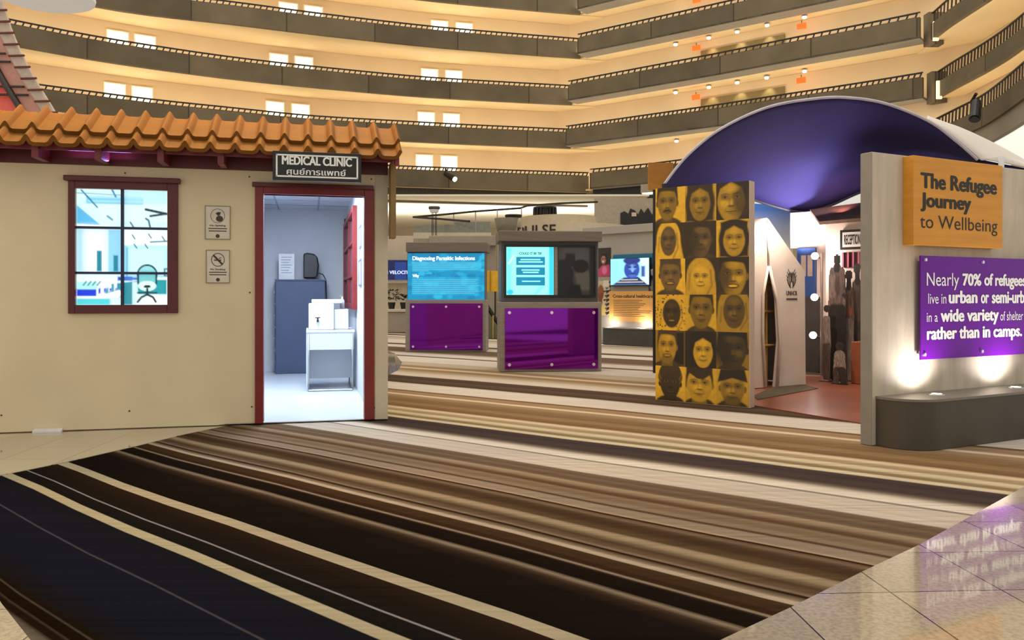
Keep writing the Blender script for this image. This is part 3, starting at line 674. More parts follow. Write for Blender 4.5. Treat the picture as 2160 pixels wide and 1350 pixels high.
# the two framed notices
M_NOT = mat('notice_paper', '#e2d6c2', .4); M_NFR = mat('notice_edge', '#8b7c60', .4)
def notice(x0, x1, y0, y1, label, word, kind):
    _, (a, b, z0, z1) = rbox(MB(), cf, x0, x1, y0, y1, -.012, 0)
    t = cf.thing('wall_notice', label, 'notice', at=((a + b) / 2, 0, z0), group='notices beside the door'); hw = (b - a) / 2; h = z1 - z0
    MB().box(-hw, hw, -.008, 0, 0, h).build('sheet', M_NOT, t)
    m = MB(); q = .006
    m.box(-hw, hw, -.014, -.008, 0, q); m.box(-hw, hw, -.014, -.008, h - q, h); m.box(-hw, -hw + q, -.014, -.008, q, h - q); m.box(hw - q, hw, -.014, -.008, q, h - q); m.build('frame', M_NFR, t)
    m = MB(); cz = h * .70; r = hw * .56; n = 32
    def ring(r0, r1):
        vs = []; 
        for i in range(n):
            t_ = 2 * math.pi * i / n; vs += [(r0 * math.cos(t_), -.0095, cz + r0 * math.sin(t_) * 1.06), (r1 * math.cos(t_), -.0095, cz + r1 * math.sin(t_) * 1.06)]
        m.add(vs, [(2 * i, 2 * i + 1, 2 * ((i + 1) % n) + 1, 2 * ((i + 1) % n)) for i in range(n)])
    def disc(cx, cy, rx, rz, k=16): m.add([(cx + rx * math.cos(2 * math.pi * i / k), -.0094, cz + cy + rz * math.sin(2 * math.pi * i / k)) for i in range(k)], [tuple(range(k))])
    ring(r * .9 if kind else r * .94, r)
    if kind:    # a cigarette struck through
        m.add([(-r * .55, -.0094, cz - r * .15), (r * .5, -.0094, cz - r * .15), (r * .5, -.0094, cz + r * .03), (-r * .55, -.0094, cz + r * .03)], [(0, 1, 2, 3)])
        m.add([(r * .2, -.0094, cz + r * .1), (r * .5, -.0094, cz + r * .35), (r * .42, -.0094, cz + r * .42), (r * .12, -.0094, cz + r * .16)], [(0, 1, 2, 3)])
    else:       # a head and shoulders
        disc(.1 * r, .3 * r, .27 * r, .27 * r); disc(.25 * r, -.42 * r, .5 * r, .45 * r); m.add([(-.3 * r, -.0094, cz + .3 * r), (.45 * r, -.0094, cz + .42 * r), (.45 * r, -.0094, cz + .56 * r), (-.25 * r, -.0094, cz + .44 * r)], [(0, 1, 2, 3)])
    a1 = r * .78
    if kind: m.add([(-a1, -.0098, cz + a1 * .8), (-a1 + .012, -.0098, cz + a1 * .8 + .012), (a1, -.0098, cz - a1 * .8), (a1 - .012, -.0098, cz - a1 * .8 - .012)], [(0, 3, 2, 1)])
    letters(m, word, -hw * .62, hw * .62, h * .39, h * .05, -.0095, .02)
    for zz, ww in ((.31, .74), (.235, .7)): m.add([(-hw * ww, -.0095, h * zz), (hw * ww, -.0095, h * zz), (hw * ww, -.0095, h * (zz + .028)), (-hw * ww, -.0095, h * (zz + .028))], [(0, 1, 2, 3)])
    cz = h * .10; disc(0, 0, hw * .16, hw * .16)
    m.build('print', mat('notice_ink', '#42352a' if not kind else '#4f2f26', .5), t)
notice(432, 486, 434, 505, 'upper framed paper notice with a round black figure symbol', 'No Spitting', 0)
notice(434, 485, 527, 597, 'lower framed no smoking notice with a struck-through cigarette', 'No Smoking', 1)
# --- inside the booth
def inb(px, py): return cf.loc(fl(px, py))
def local_px(px, py, v): return cf.px(px, py, v)
M_BLUEG = mat('slate_blue_steel', '#42506c', .45, var=.05)
cv = inb(620, 791)[1]
ca, zt = cf.px(581, 592, cv); cbx, _ = cf.px(686, 592, cv)
cab = cf.thing('filing_cabinet', 'tall slate blue filing cabinet inside the clinic doorway', 'cabinet', at=((ca + cbx) / 2, cv, .02)); hw = (cbx - ca) / 2; ch = zt - .02
MB().box(-hw, hw, 0, .5, 0, ch).build('body', M_BLUEG, cab, bevel=.008)
MB().box(-hw - .012, hw + .012, -.012, .51, ch, ch + .02).build('top', mat('cabinet_top', '#3a4a66', .4), cab)
for i in range(4):
    z = ch * (i + .5) / 4; d = MB().box(-hw - .012, -hw, .03, .47, z - ch * .115, z + ch * .115).build('drawer', M_BLUEG, cab, bevel=.003)
    MB().box(-hw - .035, -hw - .012, .2, .3, z - .015, z + .015).build('handle', M_STEEL, d, bevel=.003)
# leaflet stand
s0, z0 = cf.px(588, 535, cv + .15); s1, _ = cf.px(621, 535, cv + .15)
t = cf.thing('leaflet_stand', 'white printed leaflet standing on the filing cabinet', 'leaflet', at=((s0 + s1) / 2, cv + .15, ch + .04)); h = z0 - ch - .04; hw2 = (s1 - s0) / 2
MB().box(-hw2, hw2, 0, .008, 0, h).build('sheet', mat('white_paper', '#f2f4f6', .5), t)
MB().box(-hw2 * .6, hw2 * .6, .008, .09, 0, .015).build('foot', mat('clear_stand', '#d5dde6', .2), t)
m = MB()
for i in range(7): zz = h * (.85 - i * .1); m.add([(-hw2 * .7, -.002, zz), (hw2 * (.7 - .2 * (i % 3)), -.002, zz), (hw2 * (.7 - .2 * (i % 3)), -.002, zz + .01), (-hw2 * .7, -.002, zz + .01)], [(0, 1, 2, 3)])
m.build('print', mat('pale_grey_ink', '#9aa8b8', .5), t)
# loudspeaker
s0, z0 = cf.px(640, 533, cv + .12); s1, _ = cf.px(673, 533, cv + .12); hw2 = (s1 - s0) / 2; h = z0 - ch - .04
t = cf.thing('loudspeaker', 'rounded black loudspeaker on top of the filing cabinet', 'loudspeaker', at=((s0 + s1) / 2, cv + .12, ch + .04))
poly = [(-hw2, .02), (-hw2, h * .96), (-hw2 * .5, h), (hw2 * .4, h * .96), (hw2 * .85, h * .82), (hw2, h * .5), (hw2 * .8, h * .16), (hw2 * .5, .02)]
MB().prism_y(poly, -.02, .22).build('casing', M_BLACK, t, bevel=.02)
m = MB()
for i in range(12): x = -hw2 * .85 + i * hw2 * .13; m.box(x, x + .006, -.026, -.02, h * .1, h * .9)
m.build('grille', mat('grille_grey', '#33363c', .4), t)
MB().box(-hw2 * .6, hw2 * .5, .02, .18, 0, .03).build('foot', M_BLACK, t)
MB().tube([(hw2 * .9, .1, h * .25), (hw2 * 1.5, .1, h * .2), (hw2 * 1.9, .12, 0), (hw2 * 2.0, .15, -.5)], .008).build('cable', M_BLACK, t)
# desk on a wire sled frame
dv = inb(700, 828)[1]
da, dzt = cf.px(644, 697, dv); db, _ = cf.px(750, 697, dv); dzp = cf.px(700, 741, dv)[1]
t = cf.thing('side_desk', 'small white desk on a thin chrome sled frame by the clinic wall', 'desk', at=((da + db) / 2, dv, .02)); hw2 = (db - da) / 2 - .01; h = dzt - .02
M_DESK = mat('white_laminate', '#dfe6ee', .35, var=.02)
MB().box(-hw2, hw2, 0, .85, h - .03, h).build('top', M_DESK, t, bevel=.005)
MB().box(-hw2 + .01, hw2 - .01, .01, .04, dzp, h - .03).build('drawer_front', M_DESK, t)
MB().box(-hw2 + .01, hw2 - .01, .42, .45, .12, dzp).build('modesty_panel', M_DESK, t)
MB().box(-hw2 + .0, -hw2 + .03, .02, .83, .0, h - .03).build('side_panel', M_DESK, t)
for s in (-1, 1):
    x = s * (hw2 - .03)
    MB().tube([(x, .01 - .02, h - .05), (x, -.01, .012), (x, .8, .012), (x, .8, h - .05)], .011).build('leg', M_STEEL, t, smooth=True)
MB().tube([(-hw2 + .03, -.01, .012), (hw2 - .03, -.01, .012)], .011).build('rail', M_STEEL, t)
# water box with tap
wv = dv + .06
a, z1 = cf.px(650, 640, wv); b, _ = cf.px(737, 640, wv); zb_ = h + .02
t = cf.thing('water_box', 'white plastic water box with a small tap on the desk', 'water container', at=((a + b) / 2, wv, zb_)); hw2 = (b - a) / 2 * .98; bh = z1 - zb_
M_WP = mat('white_plastic', '#eef2f6', .3, var=.02)
MB().box(-hw2, hw2 * .25, 0, .4, 0, bh).build('body', M_WP, t, bevel=.015)
MB().box(hw2 * .25, hw2 * 1.0, .08, .4, 0, bh * .78).build('side_tank', M_WP, t, bevel=.015)
MB().box(-hw2 * .85, hw2 * .7, .03, .37, bh, bh + .05).build('lid', M_WP, t, bevel=.012)
m = MB(); m.cyl((-hw2 * .55, -.05, bh * .35), (-hw2 * .55, 0, bh * .35), .014); m.cyl((-hw2 * .55, -.04, bh * .3), (-hw2 * .55, -.04, bh * .46), .010); m.box(-hw2 * .55 - .03, -hw2 * .55 + .03, -.05, -.03, bh * .45, bh * .48); m.build('tap', M_BLACK, t, smooth=False)
s_, z_ = cf.px(722, 625, wv + .3)
t = cf.thing('soap_bottle', 'small white pump bottle behind the water box lid', 'bottle', at=(s_, wv + .3, zb_ + bh * .78 + .004))
MB().lathe([(.028, 0), (.03, .1), (.012, .13), (.012, .15)], n=14).build('body', M_WP, t, smooth=True); MB().box(-.035, .012, -.01, .01, .15, .17).build('pump', M_STEEL, t)
# red shutter window on the right-hand inner wall
def wall_v(px, z0=None):   # depth along the inner right wall seen in column px
    lo, hi = .2, RV
    for _ in range(40):
        mid = (lo + hi) / 2; P = cf.pt(RS - .03, mid, 1); x = 1080 + FPX * P.x / P.y
        if x > px: lo = mid
        else: hi = mid
    return lo
va, vb = wall_v(752), wall_v(724); vc, vd = wall_v(719), wall_v(705)
zS0 = cf.px(752, 652, va)[1]; P = cf.pt(RS - .03, va, 0); dpt = P.y; zS1 = H + (HZ - 433) / FPX * dpt; zS0 = H + (HZ - 653) / FPX * dpt
t = cf.thing('shutter_window', 'red framed six pane shutter hanging on the inner clinic wall', 'window shutter', at=(RS - .02, va, zS0)); L = vb - va; hh = zS1 - zS0; e = .07
m = MB()
for y0, y1, z0, z1 in ((0, e, 0, hh), (L - e, L, 0, hh), (e, L - e, 0, e), (e, L - e, hh - e, hh)): m.box(-.06, 0, y0, y1, z0, z1)
fr = m.build('frame', M_RED, t, bevel=.004)
m = MB()
for q in (1, 2): m.box(-.05, 0, e, L - e, hh * q / 3 - .02, hh * q / 3 + .02)
m.box(-.05, 0, L / 2 - .02, L / 2 + .02, e, hh - e); m.build('glazing_bars', M_RED, fr)
MB().box(-.02, -.01, e, L - e, e, hh - e).build('pane', mat('dim_glass', '#6b6f96', .08), t)
P = cf.pt(RS - .03, vc, 0); z1 = H + (HZ - 462) / FPX * P.y; z0 = H + (HZ - 640) / FPX * P.y
t = cf.thing('wall_board', 'dark plum board on the inner clinic wall behind the shutter', 'board', at=(RS - .02, vc, z0))
MB().box(-.03, 0, 0, vd - vc, 0, z1 - z0).build('panel', mat('plum_panel', '#5a3a56', .4), t)
m = MB(); LL = vd - vc; HH = z1 - z0
for y0, y1, q0, q1 in ((0, .04, 0, HH), (LL - .04, LL, 0, HH), (.04, LL - .04, 0, .04), (.04, LL - .04, HH - .04, HH)): m.box(-.045, -.03, y0, y1, q0, q1)
m.build('frame', M_RED, t)
for (y0, y1, lab) in ((472, 520, 'upper narrow framed notice inside the clinic doorway'), (545, 603, 'lower narrow framed notice inside the clinic doorway')):
    v0 = wall_v(762); v1 = wall_v(756.5); P = cf.pt(RS - .03, v0, 0); z1 = H + (HZ - y0) / FPX * P.y; z0 = H + (HZ - y1) / FPX * P.y
    t = cf.thing('inner_notice', lab, 'notice', at=(RS - .02, v0, z0), group='notices on the inner clinic wall')
    MB().box(-.008, 0, 0, v1 - v0, 0, z1 - z0).build('sheet', mat('notice_pale', '#c9d3e0', .4), t)
    m = MB(); q = z1 - z0; m.box(-.014, -.008, 0, .02, 0, q); m.box(-.014, -.008, v1 - v0 - .02, v1 - v0, 0, q); m.box(-.014, -.008, .02, v1 - v0 - .02, 0, .02); m.box(-.014, -.008, .02, v1 - v0 - .02, q - .02, q); m.build('frame', mat('steel_blue_frame', '#70809a', .4), t)

# ================================================================== KIOSKS
M_KIOSK = mat('grey_wood_laminate', '#8d847a', .5, var=.16, scale=4, stretch=(.6, .6, 9))
M_KDARK = mat('graphite_frame', '#55565c', .4, var=.08)
M_HEAD = mat('kiosk_header', '#6f655a', .55, var=.14, scale=4, stretch=(.5, .5, 9))
M_PURP = mat('purple_acrylic', '#7a0aa0', .04, .75, var=.04, spec=.8)
M_SCREW = mat('chrome_screw', '#e8dff0', .25, .6)
def purple(fr, x0, x1, y0, y1, par, v, ox, n=3):
    _, (a, b, z0, z1) = rbox(MB(), fr, x0, x1, y0, y1, v, v)
    o = MB().box(a - ox, b - ox, v - .025, v, z0, z1).build('acrylic_panel', M_PURP, par, bevel=.003)
    for i in range(n):
        for z in (z0 + .07, z1 - .07):
            x = a + .07 + (b - a - .14) * i / (n - 1); m = MB().cyl((x - ox, v - .04, z), (x - ox, v - .025, z), .025); m.build('standoff', M_SCREW, o)
# kiosk with the blue information screen
k1 = Frame(fl(855, 742), fl(1025, 742.5))
t = k1.thing('info_kiosk', 'grey kiosk with a blue infections panel above a purple panel', 'kiosk')
def kbox(fr, par, name, m, x0, x1, y0, y1, v0, v1, bev=.01, floor=False):
    _, (a, b, z0, z1) = rbox(MB(), fr, x0, x1, y0, y1, v0, v1)
    return MB().box(a, b, v0, v1, 0.003 if floor else z0, z1).build(name, m, par, bevel=bev), (a, b, z0, z1)
kbox(k1, t, 'base_cabinet', M_KIOSK, 855, 1025, 632, 742, 0, .8, floor=True)
kbox(k1, t, 'upper_body', M_KDARK, 859, 1023, 530, 632, .06, .7)
kbox(k1, t, 'header', M_HEAD, 856, 1027, 511, 531, -.1, .85)
purple(k1, 865, 1018, 640, 738, t, 0, 0)
_, (a, b, z0, z1) = rbox(MB(), k1, 860, 1022, 534, 632, .03, .03)
p = Paint(100, 64, hx('#0c86b8'), .62); rs = np.random.RandomState(3)
for i in range(90):
    x, y = rs.rand(2); p.ell(x, y, .02 + .05 * rs.rand(), .02 + .05 * rs.rand(), hx(['#0a6fa6', '#1d9fcb', '#0b79b0', '#2ab0d8'][i % 4]), .3, .75)
p.rect(.06, .95, .2, .38, hx('#27abd3'), .03, .6); p.rect(.06, .93, .52, .9, hx('#27abd3'), .03, .5)
p.sheet('information_panel', mat('blue_lit_print', '#fff', .3, attr=True, es=.8), t, a, b, z0, z1, .03)
MB().box(a, b, .032, .06, z0, z1).build('panel_backing', M_BLACK, t)
m = MB(); s0, zb_ = k1.px(870, 549, .02); s1, _ = k1.px(1002, 549, .02); cap = k1.px(870, 540.5, .02)[1] - zb_
letters(m, 'Diagnosing Parasitic Infections', s0, s1, zb_, cap, .02, .025)
s0, zb_ = k1.px(870, 585, .02); s1, _ = k1.px(884, 585, .02); letters(m, 'Why', s0, s1, zb_, cap * .8, .02, .025)
m.build('lettering', mat('lit_white_letters', '#ffffff', .4, emit='#ffffff', es=.7), t)
m = MB(); rs = np.random.RandomState(5)
plines(m, k1, [(870, 905 if i == 5 else 1000 + rs.randint(12), 553 + i * 3.6, 1.1) for i in range(6)] + [(869, 1000 + rs.randint(12), 590 + i * 4, 1.2) for i in range(8)], .021)
m.build('small_print', mat('pale_blue_print', '#6fd0ec', .4, emit='#6fd0ec', es=.4), t)
# kiosk with the touch screen and the dark picture
k2 = Frame(fl(1047, 785), fl(1269, 783.5))
t = k2.thing('quiz_kiosk', 'larger grey kiosk with a turquoise touch screen and dark photograph', 'kiosk')
kbox(k2, t, 'base_cabinet', M_KIOSK, 1054, 1269, 637, 785, 0, .75, floor=True)
kbox(k2, t, 'upper_body', M_KDARK, 1057, 1262, 508, 637, .06, .68)
kbox(k2, t, 'header', M_HEAD, 1052, 1270, 487, 509, -.08, .85)
purple(k2, 1065, 1261, 650, 778, t, 0, 0)
_, (a, b, z0, z1) = rbox(MB(), k2, 1068, 1168, 521, 622, .045, .045)
p = Paint(60, 60, hx('#8ff2f2'), 1.0); p.rect(.9, 1, 0, 1, hx('#2cc4e4')); p.rect(0, .1, 0, 1, hx('#66e4ea'), .1); p.ell(.08, .94, .07, .05, hx('#28bdd8'), .2)
p.line([(.0, .3), (.1, .05)], .02, hx('#5fdfe6'), .7); p.line([(.62, .98), (.78, .8)], .03, hx('#55dbe6'), .6); p.line([(.05, .35), (.15, .2)], .02, hx('#c8fbfa'), .8)
sc = p.sheet('touch_screen', mat('turquoise_screen', '#fff', .2, attr=True, es=.95), t, a, b, z0, z1, .045)
m = MB()
for y0, y1 in ((542, 559), (564, 580), (584.5, 602)): _, q = rbox(MB(), k2, 1089, 1149.5, y0, y1, .04, .04); m.box(q[0], q[1], .04, .044, q[2], q[3])
m.build('screen_buttons', mat('teal_button', '#0a86ae', .3, emit='#0a86ae', es=.75), sc)
m = MB(); plines(m, k2, [(1098, 1140, 546, 3), (1094, 1145, 551, 3), (1100, 1138, 568, 3), (1103, 1136, 573, 3), (1101, 1140, 592, 2.5)], .039); m.build('button_print', mat('pale_cyan_ink', '#8feaf0', .4, emit='#8feaf0', es=.8), sc)
m = MB(); s0, zb_ = k2.px(1095, 537, .04); s1, _ = k2.px(1143, 537, .04); letters(m, 'COULD IT BE TB?', s0, s1, zb_, k2.px(1095, 532, .04)[1] - zb_, .04, .02); m.build('lettering', mat('dark_teal_ink', '#15525c', .4, emit='#15525c', es=.5), sc)
m = MB(); _, q = rbox(MB(), k2, 1169, 1262, 521, 625, .045, .045); m.box(q[0], q[0] + .05, .02, .06, q[2], q[3]); m.build('mullion', M_KIOSK, t)
_, (a, b, z0, z1) = rbox(MB(), k2, 1178, 1254, 521, 622, .045, .045)
p = Paint(60, 80, hx('#3c3d42'), 1.35); p.ell(.45, .1, .5, .3, hx('#55565c'), .8); p.poly([(0, .28), (.2, .25), (.42, .5), (.4, .7), (.5, 1), (0, 1)], hx('#191b24'), .05); p.ell(.33, .28, .14, .14, hx('#1c1d24'), .2); p.rect(.2, .46, .14, .22, hx('#1c1d22'), .06)
p.poly([(.45, .55), (.8, .48), (.92, .6), (.9, .9), (.55, .9)], hx('#5e5c58'), .06); p.ell(.62, .4, .22, .14, hx('#16161a'), .2); p.poly([(.35, .8), (.6, .78), (.65, 1), (.2, 1)], hx('#0c0d12'), .05); p.rect(.86, 1, 0, 1, hx('#1c1d24'), .05)
p.sheet('dark_photograph', M_PRINT, t, a, b, z0, z1, .045)
m = MB()
for f in ((1064, 1257, 516, 521), (1064, 1257, 622, 627), (1064, 1068, 521, 622), (1254, 1257, 521, 622)):
    _, q = rbox(MB(), k2, *f, .02, .02); m.box(q[0], q[1], .02, .06, q[2], q[3])
m.build('bezel', M_BLACK, t)

# ================================================================== CROSS-CULTURAL EXHIBIT WALL
M_EXW = mat('pale_grey_exhibit', '#a9a196', .6, var=.06, scale=1)
ex = Frame(fl(1272, 727), fl(1386, 733))
t = ex.thing('exhibit_wall', 'pale grey exhibit wall panel behind the larger kiosk', 'exhibit wall', at=(0, 0, 0))
s0 = ex.px(1240, 600, .55)[0]; s1 = ex.px(1480, 600, .55)[0]; zt = ex.px(1320, 492, .55)[1]; zt2 = ex.px(1320, 475, .5)[1]
MB().box(s0, s1, .55, .75, 0.003, zt).build('panel', M_EXW, t); MB().box(s0 - .1, s1, .45, .85, zt, zt2).build('header', M_EXW, t, bevel=.01)
t = ex.thing('exhibit_bench', 'dark low bench ledge under the cross-cultural sign', 'bench', at=(0, 0, 0))
zq = ex.px(1320, 692)[1]; s0 = ex.px(1271, 700)[0]; s1 = ex.px(1450, 700)[0]
MB().box(s0, s1, 0, .52, 0.003, zq - .03).build('base', mat('charcoal_laminate', '#47443f', .5), t, bevel=.02); MB().box(s0 - .01, s1, -.015, .54, zq - .03, zq).build('top', mat('grey_ledge', '#8c867c', .4), t, bevel=.006)
for px in (1282, 1352):
    s = ex.px(px, 690, .3)[0]; point('bench_uplight', ex.pt(s, .34, zq + .12), 7, (1, .93, .85), .06)
t_, (a, b, z0, z1) = rbox(MB(), ex, 1286, 1392, 614, 679, .5, .5)
t = ex.thing('exhibit_sign', 'orange sign headed cross-cultural healthcare', 'sign', at=(a, .5, z0)); MB().box(0, b - a, -.02, .05, 0, z1 - z0).build('board', mat('orange_board', '#d9a054', .5, var=.05), t)
m = MB(); s0, zb_ = ex.px(1293, 628, .48); s1, _ = ex.px(1377, 628, .48); letters(m, 'Cross-cultural healthcare', s0 - a, s1 - a, zb_ - z0, ex.px(1293, 621, .48)[1] - zb_, -.022, .025)
rs = np.random.RandomState(2)
for i in range(10):
    y = 633 + i * 3.6; x1 = 1340 + rs.randint(36); s0, zt = ex.px(1294, y, .48); s1, _ = ex.px(x1, y, .48); zz = ex.px(1294, y + 1, .48)[1]; m.add([(s0 - a, -.022, zz - z0), (s1 - a, -.022, zz - z0), (s1 - a, -.022, zt - z0), (s0 - a, -.022, zt - z0)], [(0, 1, 2, 3)])
m.build('lettering', mat('brown_ink', '#5a3a18', .5), t)
t_, (a, b, z0, z1) = rbox(MB(), ex, 1293, 1376, 536, 600, .52, .52)
t = ex.thing('backing_board', 'teal board behind the wall-mounted video screen', 'board', at=(a, .52, z0)); MB().box(0, b - a, 0, .03, 0, z1 - z0).build('panel', mat('teal_board', '#0f6f94', .4), t)
t_, (a, b, z0, z1) = rbox(MB(), ex, 1288, 1369, 545, 601, .44, .44)
t = ex.thing('video_screen', 'wall screen playing a blue toned portrait with captions', 'screen', at=(a, .44, z0)); MB().box(-.02, b - a + .02, .005, .07, -.03, z1 - z0 + .01).build('casing', M_BLACK, t, bevel=.005)
p = Paint(64, 46, hx('#86cdf0'), .7); p.rect(.78, 1, 0, 1, hx('#bfe6f8'), .03); p.rect(.8, .9, .3, .7, hx('#2a4f9c'), .05); p.poly([(.05, 1), (.35, .72), (.72, .7), (.97, 1)], hx('#142a66'), .03); p.ell(.56, .42, .2, .36, hx('#24409a'), .15); p.ell(.58, .34, .1, .12, hx('#5c8cd8'), .5); p.ell(.56, .08, .22, .14, hx('#1a2c70'), .2)
p.ell(.5, .33, .05, .035, hx('#101c50'), .6); p.ell(.65, .33, .05, .035, hx('#101c50'), .6); p.line([(.44, .27), (.54, .26)], .012, hx('#101c50'), .8); p.line([(.61, .26), (.71, .27)], .012, hx('#101c50'), .8); p.ell(.58, .45, .03, .07, hx('#7aa4e6'), .8); p.ell(.58, .58, .08, .022, hx('#101c50'), .5); p.ell(.58, .66, .1, .05, hx('#3e62b8'), .8)
p.sheet('display', mat('video_lit', '#fff', .2, attr=True, es=1.0), t, 0, b - a, 0, z1 - z0, 0)
m = MB(); ww = b - a; hh = z1 - z0
for x0, x1, q in ((.28, .72, .17), (.17, .86, .08)): m.add([(ww * x0, -.004, hh * q), (ww * x1, -.004, hh * q), (ww * x1, -.004, hh * (q + .05)), (ww * x0, -.004, hh * (q + .05))], [(0, 1, 2, 3)])
m.build('caption', M_WHITE_INK, t)
def poster(x0, x1, y0, y1, v, label, fn, name='photo_poster', grp='small posters on the exhibit wall'):
    t_, (a, b, z0, z1) = rbox(MB(), ex, x0, x1, y0, y1, v, v); t = ex.thing(name, label, 'poster', group=grp, at=(a, v, z0))
    MB().box(0, b - a, .002, .02, 0, z1 - z0).build('board', M_BLACK, t); p = Paint(40, 60, hx('#33261f'), 1.6); fn(p); p.sheet('print', M_PRINT, t, 0, b - a, 0, z1 - z0, 0)
def f1(p): p.noise(.4, 10, 1); p.ell(.5, .4, .32, .22, hx('#140d0b'), .2); p.ell(.42, .42, .2, .15, hx('#a87058'), .2); p.ell(.4, .48, .09, .03, hx('#e8d8d0'), .3); p.ell(.36, .38, .05, .02, hx('#1c100c'), .3); p.ell(.55, .38, .05, .02, hx('#1c100c'), .3); p.poly([(0, .75), (.35, .6), (.9, .6), (1, 1), (0, 1)], hx('#c4436a'), .05); p.ell(.5, .78, .2, .14, hx('#e07aa0'), .5)
def f2(p): p.rect(0, 1, 0, 1, hx('#c8b090')); p.ell(.25, .35, .25, .22, hx('#8a4f28'), .2); p.poly([(0, .4), (.4, .35), (.35, .75), (.1, .8)], hx('#7a3c20'), .05); [p.line([(.5 + .1 * (i % 2), .08 + i * .12), (1, .05 + i * .12), (.7, .12 + i * .12)], .035, hx('#20180f')) for i in range(8)]; p.rect(.3, .6, .7, 1, hx('#d8c068'), .1); p.rect(.45, .9, 0, .2, hx('#d8d0c0'), .05)
def f3(p): p.rect(0, 1, 0, 1, hx('#1c1c1c')); p.line([(.2, .25), (.8, .15), (.7, .5)], .08, hx('#d8dcdc')); p.ell(.4, .75, .3, .2, hx('#6a6a66'), .4); p.ell(.3, .3, .15, .1, hx('#9a9a96'), .5); p.noise(.3, 9, 4)
poster(1262, 1288, 523, 583, .535, 'photo poster of a dark haired girl in pink', f1)
poster(1261, 1287, 591, 666, .535, 'tan and black drawing poster below the photo of the girl', f2)
poster(1368, 1396, 556, 618, .49, 'black and white poster edge right of the video screen', f3)

# ================================================================== GROUND FLOOR BACKGROUND (bar, screens, planter)
def bb(x0, x1, y0, y1, Y, dep, name, m, parent=None, bev=0, org=None):
    a = W(x0, y1, Y); b = W(x1, y0, Y); o = org or (0, 0, 0)
    return MB().box(a.x - o[0], b.x - o[0], a.y - o[1], a.y + dep - o[1], a.z - o[2], b.z - o[2]).build(name, m, parent, bevel=bev)
def bthing(name, label, cat, px, py, Y, group=None):
    p = W(px, py, Y); return thing(name, label, cat, p, 0, group), p
M_PALE = mat('pale_plaster', '#c9bca4', .7, var=.05); M_GREYW = mat('taupe_wall', '#9c9080', .7, var=.06)
# stepped taupe partition behind the first kiosk
t, p = bthing('partition_wall', 'stepped taupe partition behind the blue infections kiosk', 'partition', 960, 700, 30); p0 = p.copy(); t.location.z = 0; p0.z = 0
for q in ((872, 910, 503, 760), (908, 1046, 497, 760)):
    a = W(q[0], 690, 30); b = W(q[1], q[2], 30); MB().box(a.x - p0.x, b.x - p0.x, 0, .4, 0.005, b.z).build('panel', M_GREYW, t)
a = W(905, 0, 29.8); b = W(1046, 0, 29.8); MB().box(a.x - p0.x, b.x - p0.x, -.25, .5, W(0, 519, 30).z, W(0, 498, 30).z).build('header', M_GREYW, t, bevel=.02)
# sports bar fascia
t, p = bthing('bar_fascia', 'dark blue lit fascia lettered high velocity beside the clinic', 'sign', 830, 590, 38)
a = W(760, 590, 38); b = W(880, 549, 38); MB().box(a.x - p.x, b.x - p.x, 0, .3, 0, b.z - a.z).build('panel', mat('navy_panel', '#0c1848', .3, emit='#10206a', es=.35), t)
m = MB(); c = W(795, 578, 38); d = W(868, 571, 38); letters(m, 'HIGH VELOCITY', c.x - p.x, d.x - p.x, c.z - p.z, d.z - c.z, -.02, .02); m.build('lettering', mat('lit_letters', '#c8d4ff', .4, emit='#c8d4ff', es=1), t)
m = MB(); c = W(833, 590, 38); d = W(857, 553, 38); m.box(c.x - p.x, d.x - p.x, -.012, 0, c.z - p.z, d.z - p.z); m.build('light_patch', mat('blue_patch', '#1c3c8c', .3, emit='#1c3c8c', es=.5), t)
t, p = bthing('bar_wall', 'white plaster bar front above and below the blue fascia', 'wall section', 830, 690, 38.5); t.location.z = 0
a = W(740, 690, 38.5); b = W(905, 497, 38.5); MB().box(a.x - p.x, b.x - p.x, .1, .5, W(0, 548, 38.5).z, b.z).build('upper_wall', M_PALE, t)
MB().box(a.x - p.x, b.x - p.x, .1, .5, 0.005, W(0, 592, 38.5).z).build('lower_wall', M_PALE, t); MB().box(a.x - p.x, b.x - p.x, -.3, .4, W(0, 597, 38.5).z, W(0, 591, 38.5).z).build('counter', mat('white_counter', '#e6e2dc', .3), t)
# low grey counter and dark planting left of the kiosk
t, p = bthing('service_counter', 'low grey counter glimpsed between clinic corner and kiosk', 'counter', 835, 700, 29); t.location.z = 0
a = W(790, 0, 29); b = W(858, 0, 29); MB().box(a.x - p.x, b.x - p.x, 0, .7, 0.005, W(0, 658, 29).z).build('body', M_GREYW, t, bevel=.02); MB().box(a.x - p.x - .05, b.x - p.x + .05, -.06, .75, W(0, 658, 29).z, W(0, 652, 29).z).build('top', M_PALE, t, bevel=.01)
for i, (px, py, hgt) in enumerate(((826, 652, 42), (852, 652, 30))):
    t, p = bthing('dark_shrub', ['taller dark leafy plant on the grey counter', 'shorter dark leafy plant on the grey counter'][i], 'plant', px, py, 29.3); rs = np.random.RandomState(i)
    MB().lathe([(.09, 0), (.13, .22), (.1, .22)], n=14).build('pot', M_BLACK, t)
    m = MB(); hz_ = hgt / 1900 * 29.3
    for j in range(70):
        th, ph = rs.rand() * 6.28, rs.rand() * 1.4; r = .2 + .12 * rs.rand(); c = Vector((r * math.cos(th) * math.cos(ph), r * math.sin(th) * math.cos(ph), .22 + (hz_ - .22) * (.15 + .8 * rs.rand())))
        u = Vector((math.cos(th), math.sin(th), .5)).normalized() * .13; q = Vector((-math.sin(th), math.cos(th), 0)) * .04; m.add([c, c + u * .5 + q, c + u, c + u * .5 - q], [(0, 1, 2, 3)])
    m.build('foliage', mat('dark_leaf', '#22261e', .5), t)
